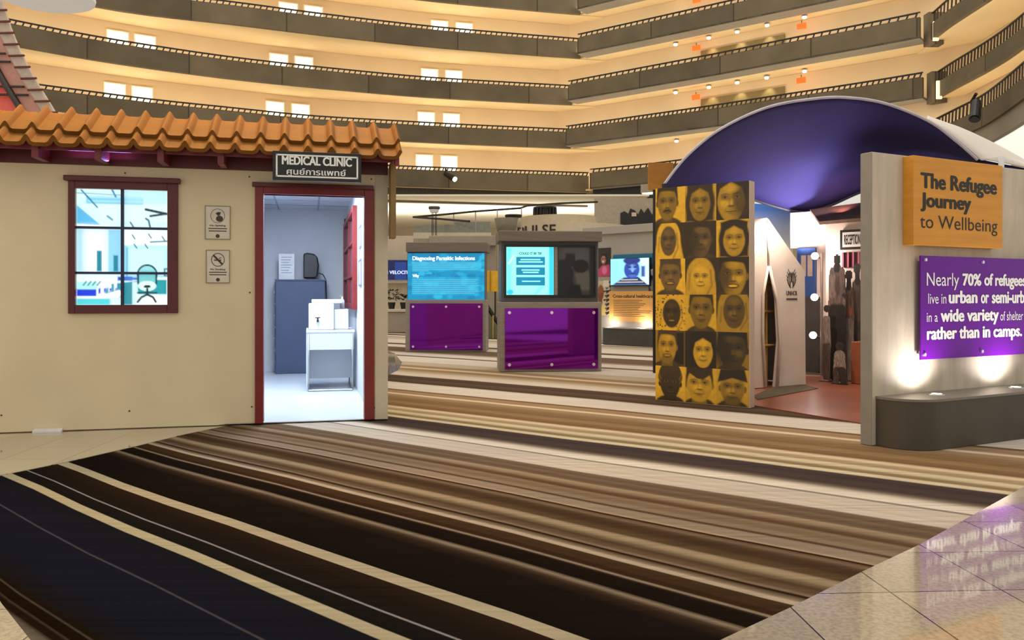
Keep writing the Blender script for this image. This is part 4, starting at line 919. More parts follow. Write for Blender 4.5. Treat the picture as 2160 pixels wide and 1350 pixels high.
# yellow board and escalator between the kiosks
t, p = bthing('yellow_board', 'bright yellow panel glimpsed between the two kiosks', 'board', 1033, 615, 26); a = W(1014, 615, 26); b = W(1050, 571, 26)
MB().box(a.x - p.x, b.x - p.x, 0, .08, 0, b.z - a.z).build('panel', mat('yellow_gloss', '#e0ae28', .3), t); m = MB(); 
m.box(W(1033, 0, 26).x - p.x, W(1035.5, 0, 26).x - p.x, -.03, 0, 0, b.z - a.z); m.build('mullion', mat('ochre_mullion', '#a87a18', .4), t)
MB().box(W(1016, 0, 26).x - p.x, W(1019, 0, 26).x - p.x, .02, .07, -p.z + .005, 0).build('leg', M_BLACK, t); MB().box(W(1043, 0, 26).x - p.x, W(1046, 0, 26).x - p.x, .02, .07, -p.z + .005, 0).build('leg', M_BLACK, t)
t, p = bthing('escalator_balustrade', 'sloping dark escalator balustrade glimpsed between the kiosks', 'escalator', 1034, 700, 25); t.location.z = 0
P0 = W(1016, 628, 25); P1 = W(1052, 684, 25)
MB().prism_y([(P0.x - p.x, 0.005), (P1.x - p.x, 0.005), (P1.x - p.x, P1.z - .1), (P0.x - p.x, P0.z - .1)], 0, .1).build('side_panel', mat('dull_glass_panel', '#6b6a58', .2), t)
MB().tube([(P0.x - p.x, .05, P0.z), (P1.x - p.x, .05, P1.z)], .06).build('handrail', M_BLACK, t)
m = MB()
for i in range(4): q = P0.lerp(P1, i / 3); m.cyl((q.x - p.x, -.03, .01), (q.x - p.x, -.03, q.z), .025)
m.build('posts', mat('brass_posts', '#b09a50', .3, .6), t)
# round lounge bar with letters
M_DRUM = mat('cream_drum', '#c6b89c', .6, var=.05)
ctr = W(1180, 690, 46); ctr.z = 0; rr = 80 / 1900 * 46
t = thing('lounge_bar', 'round cream lounge bar with dark letters above the larger kiosk', 'bar', ctr)
MB().lathe([(rr, 0.005), (rr, W(0, 452, 44).z), (rr - .1, W(0, 452, 44).z), (rr - .3, W(0, 456, 44).z)], n=48).build('drum', M_DRUM, t, smooth=False)
MB().lathe([(rr + .5, W(0, 480, 44).z - .3), (rr + .5, W(0, 462, 44).z - .2), (rr - .05, W(0, 462, 44).z - .2)], (1.0, .3, 0), n=48).build('lower_ring', M_PALE, t)
v, f = text_mesh('PULSE', .01); m = MB(); xs = [q[0] for q in v]; x0, x1 = min(xs), max(xs); zl = W(0, 496, 44).z; Yd = 46 - rr
wl = (1172 - 1092) / 1900 * Yd
m.v = []
for q in v:
    x = (1092 - 1080) / 1900 * Yd + (q[0] - x0) / (x1 - x0) * wl; dx = x - ctr.x; yy = -math.sqrt(max(.01, (rr + .03) ** 2 - dx * dx)); m.v.append((dx, yy, zl + q[1] * .75))
m.f = f; m.build('lettering', M_BLACK_INK, t)
dt = W(1151, 452, 45); t2 = thing('drum_lantern', 'black barred drum lantern on top of the round lounge bar', 'lantern', (dt.x, ctr.y, W(0, 452, 44).z))
m = MB(); 
for i in range(16): th = 2 * math.pi * i / 16; m.cyl((.56 * math.cos(th), .56 * math.sin(th), 0), (.56 * math.cos(th), .56 * math.sin(th), .48), .05, n=6)
m.build('bars', M_BLACK, t2); MB().lathe([(.5, 0), (.5, .46)], n=24).build('core', mat('dim_lantern_core', '#2c2820', .5), t2); MB().lathe([(.6, .46), (.6, .54), (.2, .56)], n=24).build('cap', M_BLACK, t2)
# stone planter bowl with stool-like top
c = W(1068, 486, 33); t = thing('stone_planter', 'flared grey stone planter bowl left of the round lounge bar', 'planter', (c.x, c.y, 0))
MB().lathe([(.3, 0.005), (.24, .5), (.26, c.z - .2), (.34, c.z), (.44, W(0, 461, 33).z), (.39, W(0, 461, 33).z), (.3, W(0, 470, 33).z)], n=28).build('bowl', mat('weathered_stone', '#7c7664', .8, var=.2, scale=4), t, smooth=True)
c = W(1083, 456, 34); t = thing('round_table', 'small round dark-topped bar table behind the stone planter', 'table', (c.x, c.y, 0))
MB().lathe([(.30, W(0, 459, 34).z), (.33, W(0, 455, 34).z), (.30, W(0, 453, 34).z)], n=28).build('tabletop', M_BLACK, t); MB().cyl((0, 0, .03), (0, 0, W(0, 459, 34).z), .05).build('stem', M_STEEL, t); MB().lathe([(.26, .005), (.25, .03)], n=24).build('base', M_BLACK, t)
# lamp post with a disc on thin rods
c = W(916, 540, 36); t = thing('disc_lamp', 'tall standing lamp with a disc head on thin paired rods', 'lamp', (c.x, c.y, 0))
zt = W(0, 442, 36).z; MB().lathe([(.20, zt), (.24, zt + .05), (.22, zt + .12), (.05, zt + .14)], n=24).build('head', mat('lamp_head_dark', '#4a4438', .4), t)
MB().lathe([(.16, zt - .12), (.2, zt)], n=24).build('diffuser', M_WP, t)
m = MB()
for x in (-.12, -.06, .06, .12): m.cyl((x, 0, .02), (x * .7, 0, zt - .1), .014, n=6)
m.build('rods', M_BLACK, t); MB().lathe([(.25, .005), (.22, .03)], n=20).build('base', M_BLACK, t)
# curved rail and glass balustrade
t = thing('curved_rail', 'thin dark curved rail above the infections kiosk', 'rail', W(872, 458, 42))
o = W(872, 458, 42); P = [W(*q) - o for q in ((872, 458, 42), (930, 453, 41), (1000, 446, 41), (1098, 439, 42), (1112, 434, 43), (1180, 429, 45), (1260, 426, 47))]
MB().tube(P, .05).build('handrail', M_BLACK, t); MB().tube([W(872, 458, 42) - o, W(930, 462, 40) - o, W(990, 467, 38) - o], .05).build('lower_rail', M_BLACK, t)
for px, py in ((957, 450), (1003, 446), (1049, 443), (1100, 439)): q = W(px, py, 41.2) - o; MB().cyl((q.x, q.y, -o.z + .005), (q.x, q.y, q.z), .025, n=8).build('post', M_STEEL, t)
t = thing('glass_balustrade', 'murky grey glass balustrade behind the infections kiosk', 'balustrade', W(980, 690, 40))
t.location.z = 0; o = t.location.copy()
for i, (x0, x1, y0) in enumerate(((875, 935, 476), (937, 958, 474), (959, 1002, 468), (1004, 1034, 468))):
    a = W(x0, 492, 40); b = W(x1, y0, 40); MB().box(a.x - o.x, b.x - o.x, 0, .04, a.z, b.z).build('glass_panel', mat('murky_glass', '#7d8074', .12), t)
a = W(872, 497, 40); b = W(1036, 491, 40); MB().box(a.x - o.x, b.x - o.x, -.1, .14, 0.005, b.z).build('base_wall', M_PALE, t)
# artwork and dark ceiling band on the right, orange banner
t, p = bthing('skyline_artwork', 'black cut silhouette artwork on the stone wall left of the dome', 'artwork', 1309, 475, 51.9); a = W(1309, 475, 51.9); b = W(1392, 438, 51.9); hh = b.z - a.z; ww = b.x - a.x
P = [(0, 0), (ww, 0), (ww, hh * .55), (ww * .86, hh * .75), (ww * .8, hh * .6), (ww * .7, hh), (ww * .6, hh * .7), (ww * .52, hh * .95), (ww * .45, hh * .6), (ww * .36, hh * .85), (ww * .25, hh * .95), (ww * .2, hh * .65), (ww * .1, hh * .8), (0, hh * .7)]
MB().prism_y([(x, z) for x, z in P], 0, .08).build('silhouette', mat('black_steel', '#171412', .4), t)
MB().box(ww * .28, ww * .4, -.05, 0, hh * .5, hh * .72).build('pale_figure', M_PALE, t)
t, p = bthing('orange_banner', 'plain orange banner board beside the canopy edge', 'banner', 1395, 640, 14); t.location.z = 0
a = W(1368, 400, 14); b = W(1420, 343, 14); MB().box(a.x - p.x, b.x - p.x, 0, .06, a.z, b.z).build('board', mat('orange_banner', '#a8701c', .5), t)
for x in (a.x + .1, b.x - .1): MB().cyl((x - p.x, .05, .005), (x - p.x, .05, a.z), .025).build('post', M_BLACK, t)
p = W(1368, 415, 40); 
pb, db = on_gallery('D', 'back', 1376, .15); zsb = LEV['D'] + H - 1.27 - .02
t = thing('soffit_light_box', 'white lit ceiling box below the orange banner', 'light fitting', (pb.x, pb.y, zsb - .5), math.atan2(db.y, db.x))
MB().box(-.5, .6, -.5, .2, 0, .5).build('box', M_GREYW, t); MB().box(-.45, .55, -.45, .15, -.06, 0).build('diffuser', M_ALC, t)

# ================================================================== RED SAIL STRUCTURE AND WHITE DISC, TOP LEFT
sail = Frame(W(-260, 600, 30), W(120, 600, 27.5))
t = sail.thing('lounge_sail', 'tall red and pink panelled sail with dark ribs behind the clinic roof', 'sail structure')
M_SAIL = mat('red_glowing_fabric', '#c25a4c', .5, var=.08, emit='#d84836', es=.28); M_SAILE = mat('pink_edge_fabric', '#b98878', .5, var=.06, emit='#c07060', es=.12)  # sail fabrics glow by themselves; no light passes through
def edge(py, dx): t_ = (py + 60) / 300.; return (-8 + 128 * t_ ** 1.0 - 20 * math.sin(math.pi * min(1, max(0, t_)))) + dx
rows = list(np.linspace(-60, 620, 30))
def sgrid(xa, xb, v, n=6):
    return [[(lambda q: (q[0], v, q[1]))(sail.px(xa(py) + (xb(py) - xa(py)) * j / n, py, v)) for j in range(n + 1)] for py in rows]
MB().grid(sgrid(lambda y: -260, lambda y: edge(y, -68), 0)).build('red_panel', M_SAIL, t, smooth=True, solid=.04)
MB().grid(sgrid(lambda y: edge(y, -68), lambda y: edge(y, -28), 0)).build('pink_panel', M_SAILE, t, smooth=True, solid=.04)
MB().grid(sgrid(lambda y: edge(y, -28), lambda y: edge(y, 0), -.1)).build('edge_trim', mat('pale_sail_edge', '#cdb8a6', .5), t, smooth=True, solid=.05)
m = MB(); m.tube([(*sail.px(edge(py, -72), py, -.12),) for py in ()], .1) if 0 else None
pts = [sail.px(edge(py, -70), py, -.08) for py in rows]; m.tube([(a, -.08, z) for a, z in pts], .1); m.build('mast_rib', M_RAIL, t)
m = MB()
for i, py in enumerate(np.arange(-30, 250, 17.5)):
    x0 = -120; x1 = edge(py, -32 if i % 3 == 0 else -34)
    a, z = sail.px(x0, py, -.1); b, z2 = sail.px(x1, py + 3, -.1)
    if i % 4 in (0, 1): m.tube([(a, -.1, z), (b, -.1, z2)], .035, 6)
m.build('cross_ribs', M_RAIL, t)
m = MB()
for i, py in enumerate(np.arange(22, 245, 24)): a, z = sail.px(edge(py, -30), py, -.2); b, z2 = sail.px(edge(py, 2), py - 1, -.2); m.tube([(a, -.2, z), (b, -.2, z2)], .035, 6)
m.build('edge_clips', mat('rust_clips', '#6a2c22', .5), t)
c = W(92, -2, 13); t = thing('hanging_disc', 'large white hanging disc at the upper left corner', 'ceiling disc', c)
MB().lathe([(.01, .0), (.62, .0), (.67, .02), (.68, .06), (.66, .10), (.01, .10)], n=64).build('disc', mat('white_disc', '#dcdcd8', .5, var=.02, emit='#e0e4e8', es=.22), t, smooth=False)
MB().cyl((0, 0, .1), (0, 0, 6), .015).build('suspension_cable', M_STEEL, t)

# ================================================================== PHOTO WALL WITH EIGHTEEN PORTRAITS
pf = Frame(fl(1383, 845), fl(1580, 862))
zt = pf.px(1383, 398)[1]
PWL = pf.len
t = pf.thing('photo_wall', 'tall standing panel covered with yellow and black portraits', 'display panel')
MB().box(0, PWL + .012, 0, .13, .004, zt).build('panel', mat('pale_wood_panel', '#c8b4a4', .55, var=.06, scale=2), t, bevel=.003)
D0, D1, D2, D3 = (np.array(hx(q)) for q in ('#0f0c09', '#4a391c', '#a07c1e', '#fcc634'))
def duo(v):
    v = min(1, max(0, v))
    return D0 + (D1 - D0) * v / .35 if v < .35 else (D1 + (D2 - D1) * (v - .35) / .3 if v < .65 else D2 + (D3 - D2) * (v - .65) / .35)
GREY = lambda v: duo(v) * .55 + np.array(hx('#8a7355')) * v * .5
def face(p, cx=.5, cy=.5, rx=.27, ry=.36, skin=.5, hair='short', hv=.08, shade=0, mo=None, smile=0, beard=0, dark=.0, col=duo):
    S = col; rx *= 1.12; ry *= 1.12; cy -= .01
    # neck and shoulders
    if hair in ('long', 'hijab', 'scarf', 'dots'): pass
    if hair == 'long': p.ell(cx, cy - .02, rx * 1.42, ry * 1.25, S(hv), .15); p.rect(cx - rx * 1.35, cx + rx * 1.3, cy, 1, S(hv), .08)
    if hair in ('hijab', 'scarf', 'dots'):
        lv = hv; p.ell(cx, cy - .04, rx * 1.5, ry * 1.36, S(lv), .1); p.poly([(cx - rx * 1.45, cy), (cx + rx * 1.45, cy), (cx + rx * 1.9, 1.02), (cx - rx * 1.9, 1.02)], S(lv), .06)
        p.line([(cx + rx * 1.05, cy - .2), (cx + rx * 1.2, cy + .2), (cx + rx * .6, cy + .5)], .03, S(lv - .22), .7, .03)
        p.line([(cx - rx * 1.15, cy - .1), (cx - rx * 1.25, cy + .3)], .03, S(lv - .2), .6, .03)
    if hair in ('short', 'cap', 'wrap', 'fringe'):
        p.ell(cx, 1.08, .5, .25, S(.3), .15); p.rect(cx - rx * .6, cx + rx * .6, cy + ry * .5, 1, S(skin * .72), .04)
        p.ell(cx - rx * 1.02, cy + .02, rx * .16, ry * .2, S(skin * .8), .3); p.ell(cx + rx * 1.02, cy + .02, rx * .16, ry * .2, S(skin * .8), .3)
        if hair != 'cap': p.ell(cx, cy - ry * .32, rx * 1.1, ry * .92, S(hv), .14)
    p.ell(cx, cy, rx, ry, S(skin), .12)
    p.ell(cx, cy + ry * .55, rx * .72, ry * .5, S(skin), .2)
    if shade: p.ell(cx + shade * rx * .75, cy, rx * .7, ry * 1.0, S(skin * .35), .9, .85)
    p.ell(cx - (shade or .4) * rx * .45, cy + ry * .18, rx * .3, ry * .2, S(min(1, skin + .16)), .9, .8); p.ell(cx, cy - ry * .55, rx * .5, ry * .2, S(min(1, skin + .12)), .9, .7)
    ey = cy - ry * .12
    for s in (-1, 1):
        x = cx + s * rx * .44
        p.ell(x, ey - ry * .02, rx * .30, ry * .14, S(skin * .55), 1.0, .75); p.ell(x, ey + .004, rx * .17, ry * .035, S(min(1, skin + .1)), .6, .5); p.ell(x, ey, rx * .085, ry * .045, S(.02), .5)
        p.line([(x - rx * .2, ey), (x, ey - ry * .05), (x + rx * .2, ey)], .008, S(skin * .12), .8, .015)
        p.line([(x - rx * .28, ey - ry * .15 + (.012 if s < 0 else 0)), (x + rx * .04, ey - ry * .2), (x + rx * .3, ey - ry * .14 + (.012 if s > 0 else 0))], .010, S(skin * .22), .75, .025)
        p.line([(x - s * rx * .02 - rx * .1, ey + ry * .12), (x + rx * .12, ey + ry * .13)], .008, S(skin * .7), .5, .02)
        p.line([(cx + s * rx * .26, cy + ry * .28), (cx + s * rx * .46, cy + ry * .55)], .008, S(skin * .62), .6, .025)
    p.line([(cx - rx * .06, ey), (cx - rx * .1, cy + ry * .24)], .018, S(skin * .68), .6, .05); p.ell(cx + rx * .03, cy + ry * .16, rx * .11, ry * .17, S(min(1, skin + .14)), .9, .7)
    p.ell(cx, cy + ry * .30, rx * .24, ry * .055, S(skin * .42), .8, .8)
    my = cy + ry * .55
    if smile: p.ell(cx, my, rx * .44, ry * .12, S(skin * .35), .35); p.ell(cx, my - .006, rx * .34, ry * .06, S(min(1, skin + .38)), .35)
    else: p.line([(cx - rx * .36, my), (cx, my + .008), (cx + rx * .36, my)], .012, S(skin * .3), .95, .02); p.ell(cx, my + ry * .09, rx * .24, ry * .05, S(skin * .72), .8, .7)
    if mo: p.poly([(cx - rx * .5, my - .01), (cx - rx * .2, my - ry * .17), (cx + rx * .2, my - ry * .17), (cx + rx * .5, my - .01), (cx, my - ry * .04)], S(.08), .03)
    if beard: p.ell(cx, cy + ry * .8, rx * .75, ry * .35, S(skin * .55), .5, .6)
    if hair in ('short', 'fringe'): p.poly([(cx - rx * 1.02, cy - ry * .2), (cx - rx * .85, cy - ry * .7), (cx - rx * .2, cy - ry * (.72 if hair == 'short' else .35)), (cx + rx * .3, cy - ry * (.7 if hair == 'short' else .3)), (cx + rx * .9, cy - ry * .62), (cx + rx * 1.05, cy - ry * .15), (cx + rx * 1.05, cy - ry * 1.1), (cx, cy - ry * 1.3), (cx - rx * 1.05, cy - ry * 1.1)], S(hv), .04)
    if hair == 'long': p.poly([(cx - rx * 1.1, cy + .1), (cx - rx * .8, cy - ry * .55), (cx, cy - ry * .85), (cx + rx * .8, cy - ry * .55), (cx + rx * 1.1, cy + .1), (cx + rx * 1.25, cy - ry * 1.1), (cx, cy - ry * 1.3), (cx - rx * 1.25, cy - ry * 1.1)], S(hv), .05)
    if hair == 'cap': p.poly([(cx - rx * 1.25, cy - ry * .32), (cx - rx, cy - ry * 1.15), (cx + rx, cy - ry * 1.2), (cx + rx * 1.25, cy - ry * .4), (cx, cy - ry * .62)], S(.1), .04)
    if hair == 'wrap':
        for i in range(5): p.ell(cx, cy - ry * (.42 + .1 * i), rx * (1.22 - .05 * i), ry * .72, S(.3 if i % 2 else .52), .08) if i < 4 else p.ell(cx, cy - ry * .05, rx * .94, ry * .8, S(skin), .12, 0)
        p.ell(cx, cy - ry * .02, rx * .95, ry * .62, S(skin), .15)
        for s in (-1, 1): x = cx + s * rx * .42; p.ell(x, ey, rx * .2, ry * .08, S(min(1, skin + .3)), .5, .6); p.ell(x, ey, rx * .1, ry * .07, S(.02), .4)
        p.ell(cx, cy + ry * .28, rx * .22, ry * .07, S(skin * .3), .7)
    if hair == 'dots':
        rs = np.random.RandomState(4)
        for i in range(70):
            a = rs.rand() * 6.28; r = 1.1 + .75 * rs.rand(); x = cx + math.cos(a) * rx * r; y = cy - .02 + math.sin(a) * ry * r; p.ell(x, y, .018, .018, S(.05), .5)
    return p
def F(bg, bg2=None, **kw):
    def g():
        p = Paint(54, 62, duo(bg), 1.12)
        if bg2 is not None: p.rect(.5 if kw.get('cx', .5) < .5 else 0, 1 if kw.get('cx', .5) < .5 else .5, 0, 1, duo(bg2), .15)
        face(p, **kw); p.noise(.10, 16, int(kw.get('skin', .5) * 100)); return p
    return g
PORT = [
 ('moustached man with short dark hair', F(.92, None, cx=.4, cy=.44, rx=.29, ry=.42, skin=.55, mo=1, hair='short')),
 ('girl with long dark hair looking up', F(.78, None, cx=.48, cy=.5, rx=.3, ry=.42, skin=.6, hair='long', hv=.16)),
 ('close-up face half in deep shade', F(.12, None, cx=.46, cy=.48, rx=.38, ry=.5, skin=.72, hair='long', hv=.1, shade=1)),
 ('older man wrapped in a pale shawl', F(.2, None, cx=.44, cy=.5, rx=.24, ry=.36, skin=.42, hair='scarf', hv=.92, col=lambda v: GREY(v) if v < .8 else duo(v))),
 ('woman with swept back hair and hoop earring', F(.17, None, cx=.5, cy=.5, rx=.3, ry=.42, skin=.42, hair='short', hv=.15, shade=-1, col=GREY)),
 ('young woman with hair pulled aside on yellow', F(.9, None, cx=.55, cy=.54, rx=.3, ry=.38, skin=.74, hair='long', hv=.13)),
 ('smiling boy with cropped hair', F(.95, None, cx=.5, cy=.46, rx=.3, ry=.38, skin=.5, hair='short', hv=.34, smile=1, col=GREY)),
 ('young woman in a pale hijab', F(.2, None, cx=.5, cy=.55, rx=.27, ry=.34, skin=.86, hair='hijab', hv=.8)),
 ('laughing face half in shadow', F(.15, None, cx=.52, cy=.5, rx=.36, ry=.46, skin=.68, hair='short', hv=.1, smile=1, shade=-1)),
 ('child in a dotted pale headscarf', F(.88, None, cx=.55, cy=.52, rx=.27, ry=.35, skin=.26, hair='dots', hv=.9, smile=1)),
 ('young man with dark hair and level gaze', F(.85, None, cx=.52, cy=.42, rx=.32, ry=.44, skin=.52, hair='short', hv=.16)),
 ('woman in a shawl with dark patterned background', F(.3, None, cx=.55, cy=.44, rx=.3, ry=.4, skin=.4, hair='scarf', hv=.7)),
 ('bearded man smiling against a dark half', F(.62, .06, cx=.4, cy=.46, rx=.27, ry=.42, skin=.72, hair='short', hv=.35, beard=1, smile=1)),
 ('girl glancing sideways with dark hair', F(.12, None, cx=.58, cy=.56, rx=.28, ry=.38, skin=.8, hair='long', hv=.07)),
 ('blurred face turned down in shadow', F(.6, None, cx=.5, cy=.48, rx=.38, ry=.46, skin=.28, hair='short', hv=.08, shade=-1)),
 ('boy in a striped woollen head wrap', F(.93, None, cx=.5, cy=.5, rx=.3, ry=.38, skin=.24, hair='wrap', smile=1)),
 ('small child with tousled fringe', F(.85, None, cx=.46, cy=.48, rx=.36, ry=.42, skin=.78, hair='fringe', hv=.2)),
 ('older man in a dark cap frowning', F(.8, None, cx=.5, cy=.52, rx=.33, ry=.4, skin=.62, hair='cap', beard=1)),
]
cw, rh = PWL / 3, zt / 6
for i, (lab, g) in enumerate(PORT):
    r, c = divmod(i, 3); o = g().sheet('portrait', M_PRINT, t, c * cw, (c + 1) * cw, zt - (r + 1) * rh + (.012 if r == 5 else 0), zt - r * rh, -.003); o['label'] = 'printed portrait of ' + lab

# ================================================================== DOME CANOPY
M_DOME = mat('indigo_canopy_fabric', '#302e5c', .8, var=.05, scale=1, spec=.05); M_DOMEW = mat('white_canopy_fabric', '#d8d0c8', .7, var=.03)
def cr(P, n):     # catmull-rom through points
    out = []; m_ = len(P) - 1
    for i in range(n):
        t_ = i / (n - 1) * m_; j = min(int(t_), m_ - 1); u = t_ - j
        p0, p1, p2, p3 = P[max(j - 1, 0)], P[j], P[j + 1], P[min(j + 2, m_)]
        out.append(.5 * ((2 * p1) + (p2 - p0) * u + (2 * p0 - 5 * p1 + 4 * p2 - p3) * u * u + (3 * p1 - p0 - 3 * p2 + p3) * u ** 3))
    return out
Yf, Yb = 11.6, 14.6
front = cr([W(x, y, Yf) for x, y in ((1400, 390), (1448, 330), (1520, 272), (1620, 226), (1720, 208), (1790, 206), (1870, 219), (1960, 256), (2020, 300), (2062, 337))], 60)
back = cr([W(x, y, Yb) for x, y in ((1405, 393), (1480, 398), (1560, 412), (1640, 436), (1695, 447), (1750, 433), (1817, 404), (1900, 380), (1990, 362), (2066, 342))], 60)
dome = thing('dome_canopy', 'large indigo fabric dome canopy with white outer skin over the exhibit', 'canopy', (front[30].x, front[30].y, 0)); o0 = dome.location.copy()
P = []
for a, b in zip(front, back):
    row = []
    for j in range(13):
        u = j / 12; q = a.lerp(b, u); up = math.sin(u * math.pi) * .28 * min(1, (a.z - b.z) / 1.2 + .1); row.append(q + Vector((0, 0, up)) - o0)
    P.append(row)
MB().grid(P).build('inner_fabric', M_DOME, dome, smooth=True, solid=.012)
MB().tube([p - o0 for p in front], .018).build('edge_piping', mat('pale_piping', '#b8b4c0', .5), dome, smooth=True)
MB().tube([p - o0 for p in back], .03).build('rear_hem', mat('dark_hem', '#1d1b30', .6), dome, smooth=True)
# white outer skin to the right of the arch
of = cr([W(x, y, Yf + .1) for x, y in ((1955, 252), (2000, 280), (2040, 312), (2070, 338))], 20); ob = cr([W(x, y, 13.2) for x, y in ((1958, 256), (2040, 277), (2110, 309), (2200, 360))], 20)
MB().grid([[a.lerp(b, j / 6) + Vector((0, 0, .06 * math.sin(j / 6 * math.pi))) - o0 for j in range(7)] for a, b in zip(of, ob)]).build('outer_fabric', M_DOMEW, dome, smooth=True, solid=.012)
sk = cr([W(x, y, Yf + .3) for x, y in ((2060, 335), (2110, 345), (2160, 355), (2230, 372))], 12)
MB().grid([[p + Vector((0, 0, -.12 * j / 2)) - o0 for j in range(3)] for p in sk]).build('blue_skirt', M_DOME, dome, smooth=True, solid=.012)
MB().grid([[a - o0, b - o0] for a, b in zip(cr([W(x, y, Yf + .25) for x, y in ((2062, 334), (2110, 342), (2160, 352), (2230, 368))], 12), cr([W(x, y, 13.1) for x, y in ((2040, 280), (2090, 300), (2150, 335), (2230, 372))], 12))]).build('outer_fabric', M_DOMEW, dome, smooth=True, solid=.012)
m = MB()
for px, Y in ((1402, Yf), (2112, Yf + .2)):
    p = W(px, 388 if px < 1500 else 330, Y); m = MB().cyl((p.x - o0.x, p.y - o0.y, .005), (p.x - o0.x, p.y - o0.y, p.z), .035); m.build('pole', M_WP if px > 1500 else M_BLACK, dome)
p = W(1680, 640, 14.1); spot('canopy_lilac_spot', (p.x, p.y, 1.9), (.04, -.05, 1), 210, (1.0, .85, .90), 150, 1, .15)
p = W(1775, 640, 13.3); spot('canopy_pink_fill', (p.x, p.y, 2.5), (.2, .5, .12), 70, (1.0, .42, .40), 80, 1, .1)  # unseen spot added to put pink on the fabric
p = W(1738, 640, 13.35); spot('canopy_lilac_spot', (p.x, p.y, 2.6), (.02, .45, .3), 45, (1.0, .80, .86), 150, 1, .2)  # second unseen spot, added to lift the dark lower right of the dome

# ================================================================== UNDER THE DOME: backdrop, tent, reception hut
fl_pts = [fl(1584, 856), fl(1830, 897), fl(1900, 800), fl(1700, 795), fl(1560, 790)]
tf = MB(); tf.prism_z([(q.x, q.y) for q in fl_pts], .001, .012)
tag(tf.build('vinyl_floor', mat('terracotta_vinyl', '#8a4e38', .28, var=.18, scale=1.5)), 'terracotta vinyl floor sheet under the dome', 'floor covering')
gm = [fl(1588, 838), fl(1598, 846), fl(1726, 822), fl(1700, 815), fl(1640, 815)]
tag(MB().prism_z([(q.x, q.y) for q in gm], .0125, .02).build('ground_mat', mat('dark_straw_mat', '#4a3f2c', .9, var=.25, scale=12)), 'dark woven mat at the foot of the tent', 'mat')
bd = Frame(W(1560, 0, 15.3), W(1672, 0, 15.6))
t = bd.thing('sky_backdrop', 'tall blue backdrop board printed with sky behind the tent', 'backdrop'); b1 = bd.len; zt = bd.px(1600, 430)[1]
MB().box(0, b1, 0, .06, .005, zt).build('board', M_PALE, t); p = Paint(24, 60, hx('#dfe6ea'), 1); p.c[:] = (np.array(hx('#3a6ab0')) * (1 - np.clip(p.Y * 3.2 - .1, 0, 1))[..., None] + np.array(hx('#e6e6e4')) * np.clip(p.Y * 3.2 - .1, 0, 1)[..., None])
p.sheet('sky_print', M_PRINT, t, 0, b1, .01, zt, -.004)
# tent
tn = Frame(fl(1600, 821.5), fl(1697, 813))
t = tn.thing('relief_tent', 'white canvas relief tent with slit door and agency emblem', 'tent')
M_CANV = mat('white_canvas', '#cfc0b4', .85, var=.08, scale=3, bump=.25)
ax, az = tn.px(1618, 462); rx, rz_ = tn.px(1695, 572); rbx = tn.px(1697, 812)[0]
lx = 2 * ax - rx
s1x, s1z = tn.px(1619, 562); 
sl_l = [tn.px(1610, 620), tn.px(1609, 700), tn.px(1614, 822)]; sr = [tn.px(1632, 632), tn.px(1636, 720), tn.px(1628, 818)]
m = MB(); m.prism_y([(lx, .02), (sl_l[2][0], .02), sl_l[1], sl_l[0], (s1x, s1z), (ax, az), (lx, rz_)], 0, .012); m.build('left_flap', M_CANV, t)
m = MB(); m.prism_y([(sr[2][0], .02), (rbx, .02), (rx, rz_), (ax, az), (s1x, s1z), sr[0], sr[1]], -.02, -.008); m.build('right_flap', M_CANV, t)
dep = 1.3
MB().add([(ax, 0, az + .01), (rx, 0, rz_), (rx, dep, rz_), (ax, dep, az + .01), (lx, 0, rz_), (lx, dep, rz_)], [(0, 1, 2, 3), (4, 0, 3, 5)]).build('roof', M_CANV, t, solid=.012)
MB().add([(rx, 0, rz_), (rbx, 0, .02), (rbx, dep, .02), (rx, dep, rz_), (lx, 0, rz_), (lx, dep, rz_), (lx, dep, .02), (lx, 0, .02)], [(0, 1, 2, 3), (4, 5, 6, 7)]).build('side_wall', M_CANV, t, solid=.012)
MB().prism_y([(lx, .02), (rbx, .02), (rx, rz_), (ax, az), (lx, rz_)], dep, dep + .01).build('back_wall', M_CANV, t)
xm = (sl_l[1][0] + sr[1][0]) / 2
m = MB().cyl((xm - .02, .1, .02), (xm - .02, .1, s1z + .3), .03)
for z in (.55, 1.0, 1.35): m.cyl((xm - .3, .12, z), (xm + .3, .12, z), .02)
m.cyl((xm + .1, .14, .02), (xm + .1, .14, s1z), .022)
m.build('bamboo_frame', mat('bamboo', '#a8803c', .5, var=.15), t)
m = MB()
for q0, q1 in (((s1x, s1z + .02), (s1x - .03, az - .12)),): m.tube([(q0[0], -.025, q0[1]), (q1[0], -.025, q1[1])], .008)
m.tube([(s1x, -.03, s1z), (sr[0][0] + .02, -.035, sr[0][1]), (sr[1][0] + .04, -.045, sr[1][1]), (sr[2][0] + .06, -.04, .03)], .02, 8)
m.tube([(s1x, -.012, s1z), (sl_l[0][0] - .02, -.02, sl_l[0][1]), (sl_l[1][0] - .02, -.02, sl_l[1][1]), (sl_l[2][0] - .01, -.02, .03)], .018, 8)
m.build('door_hem', M_CANV, t, smooth=True)
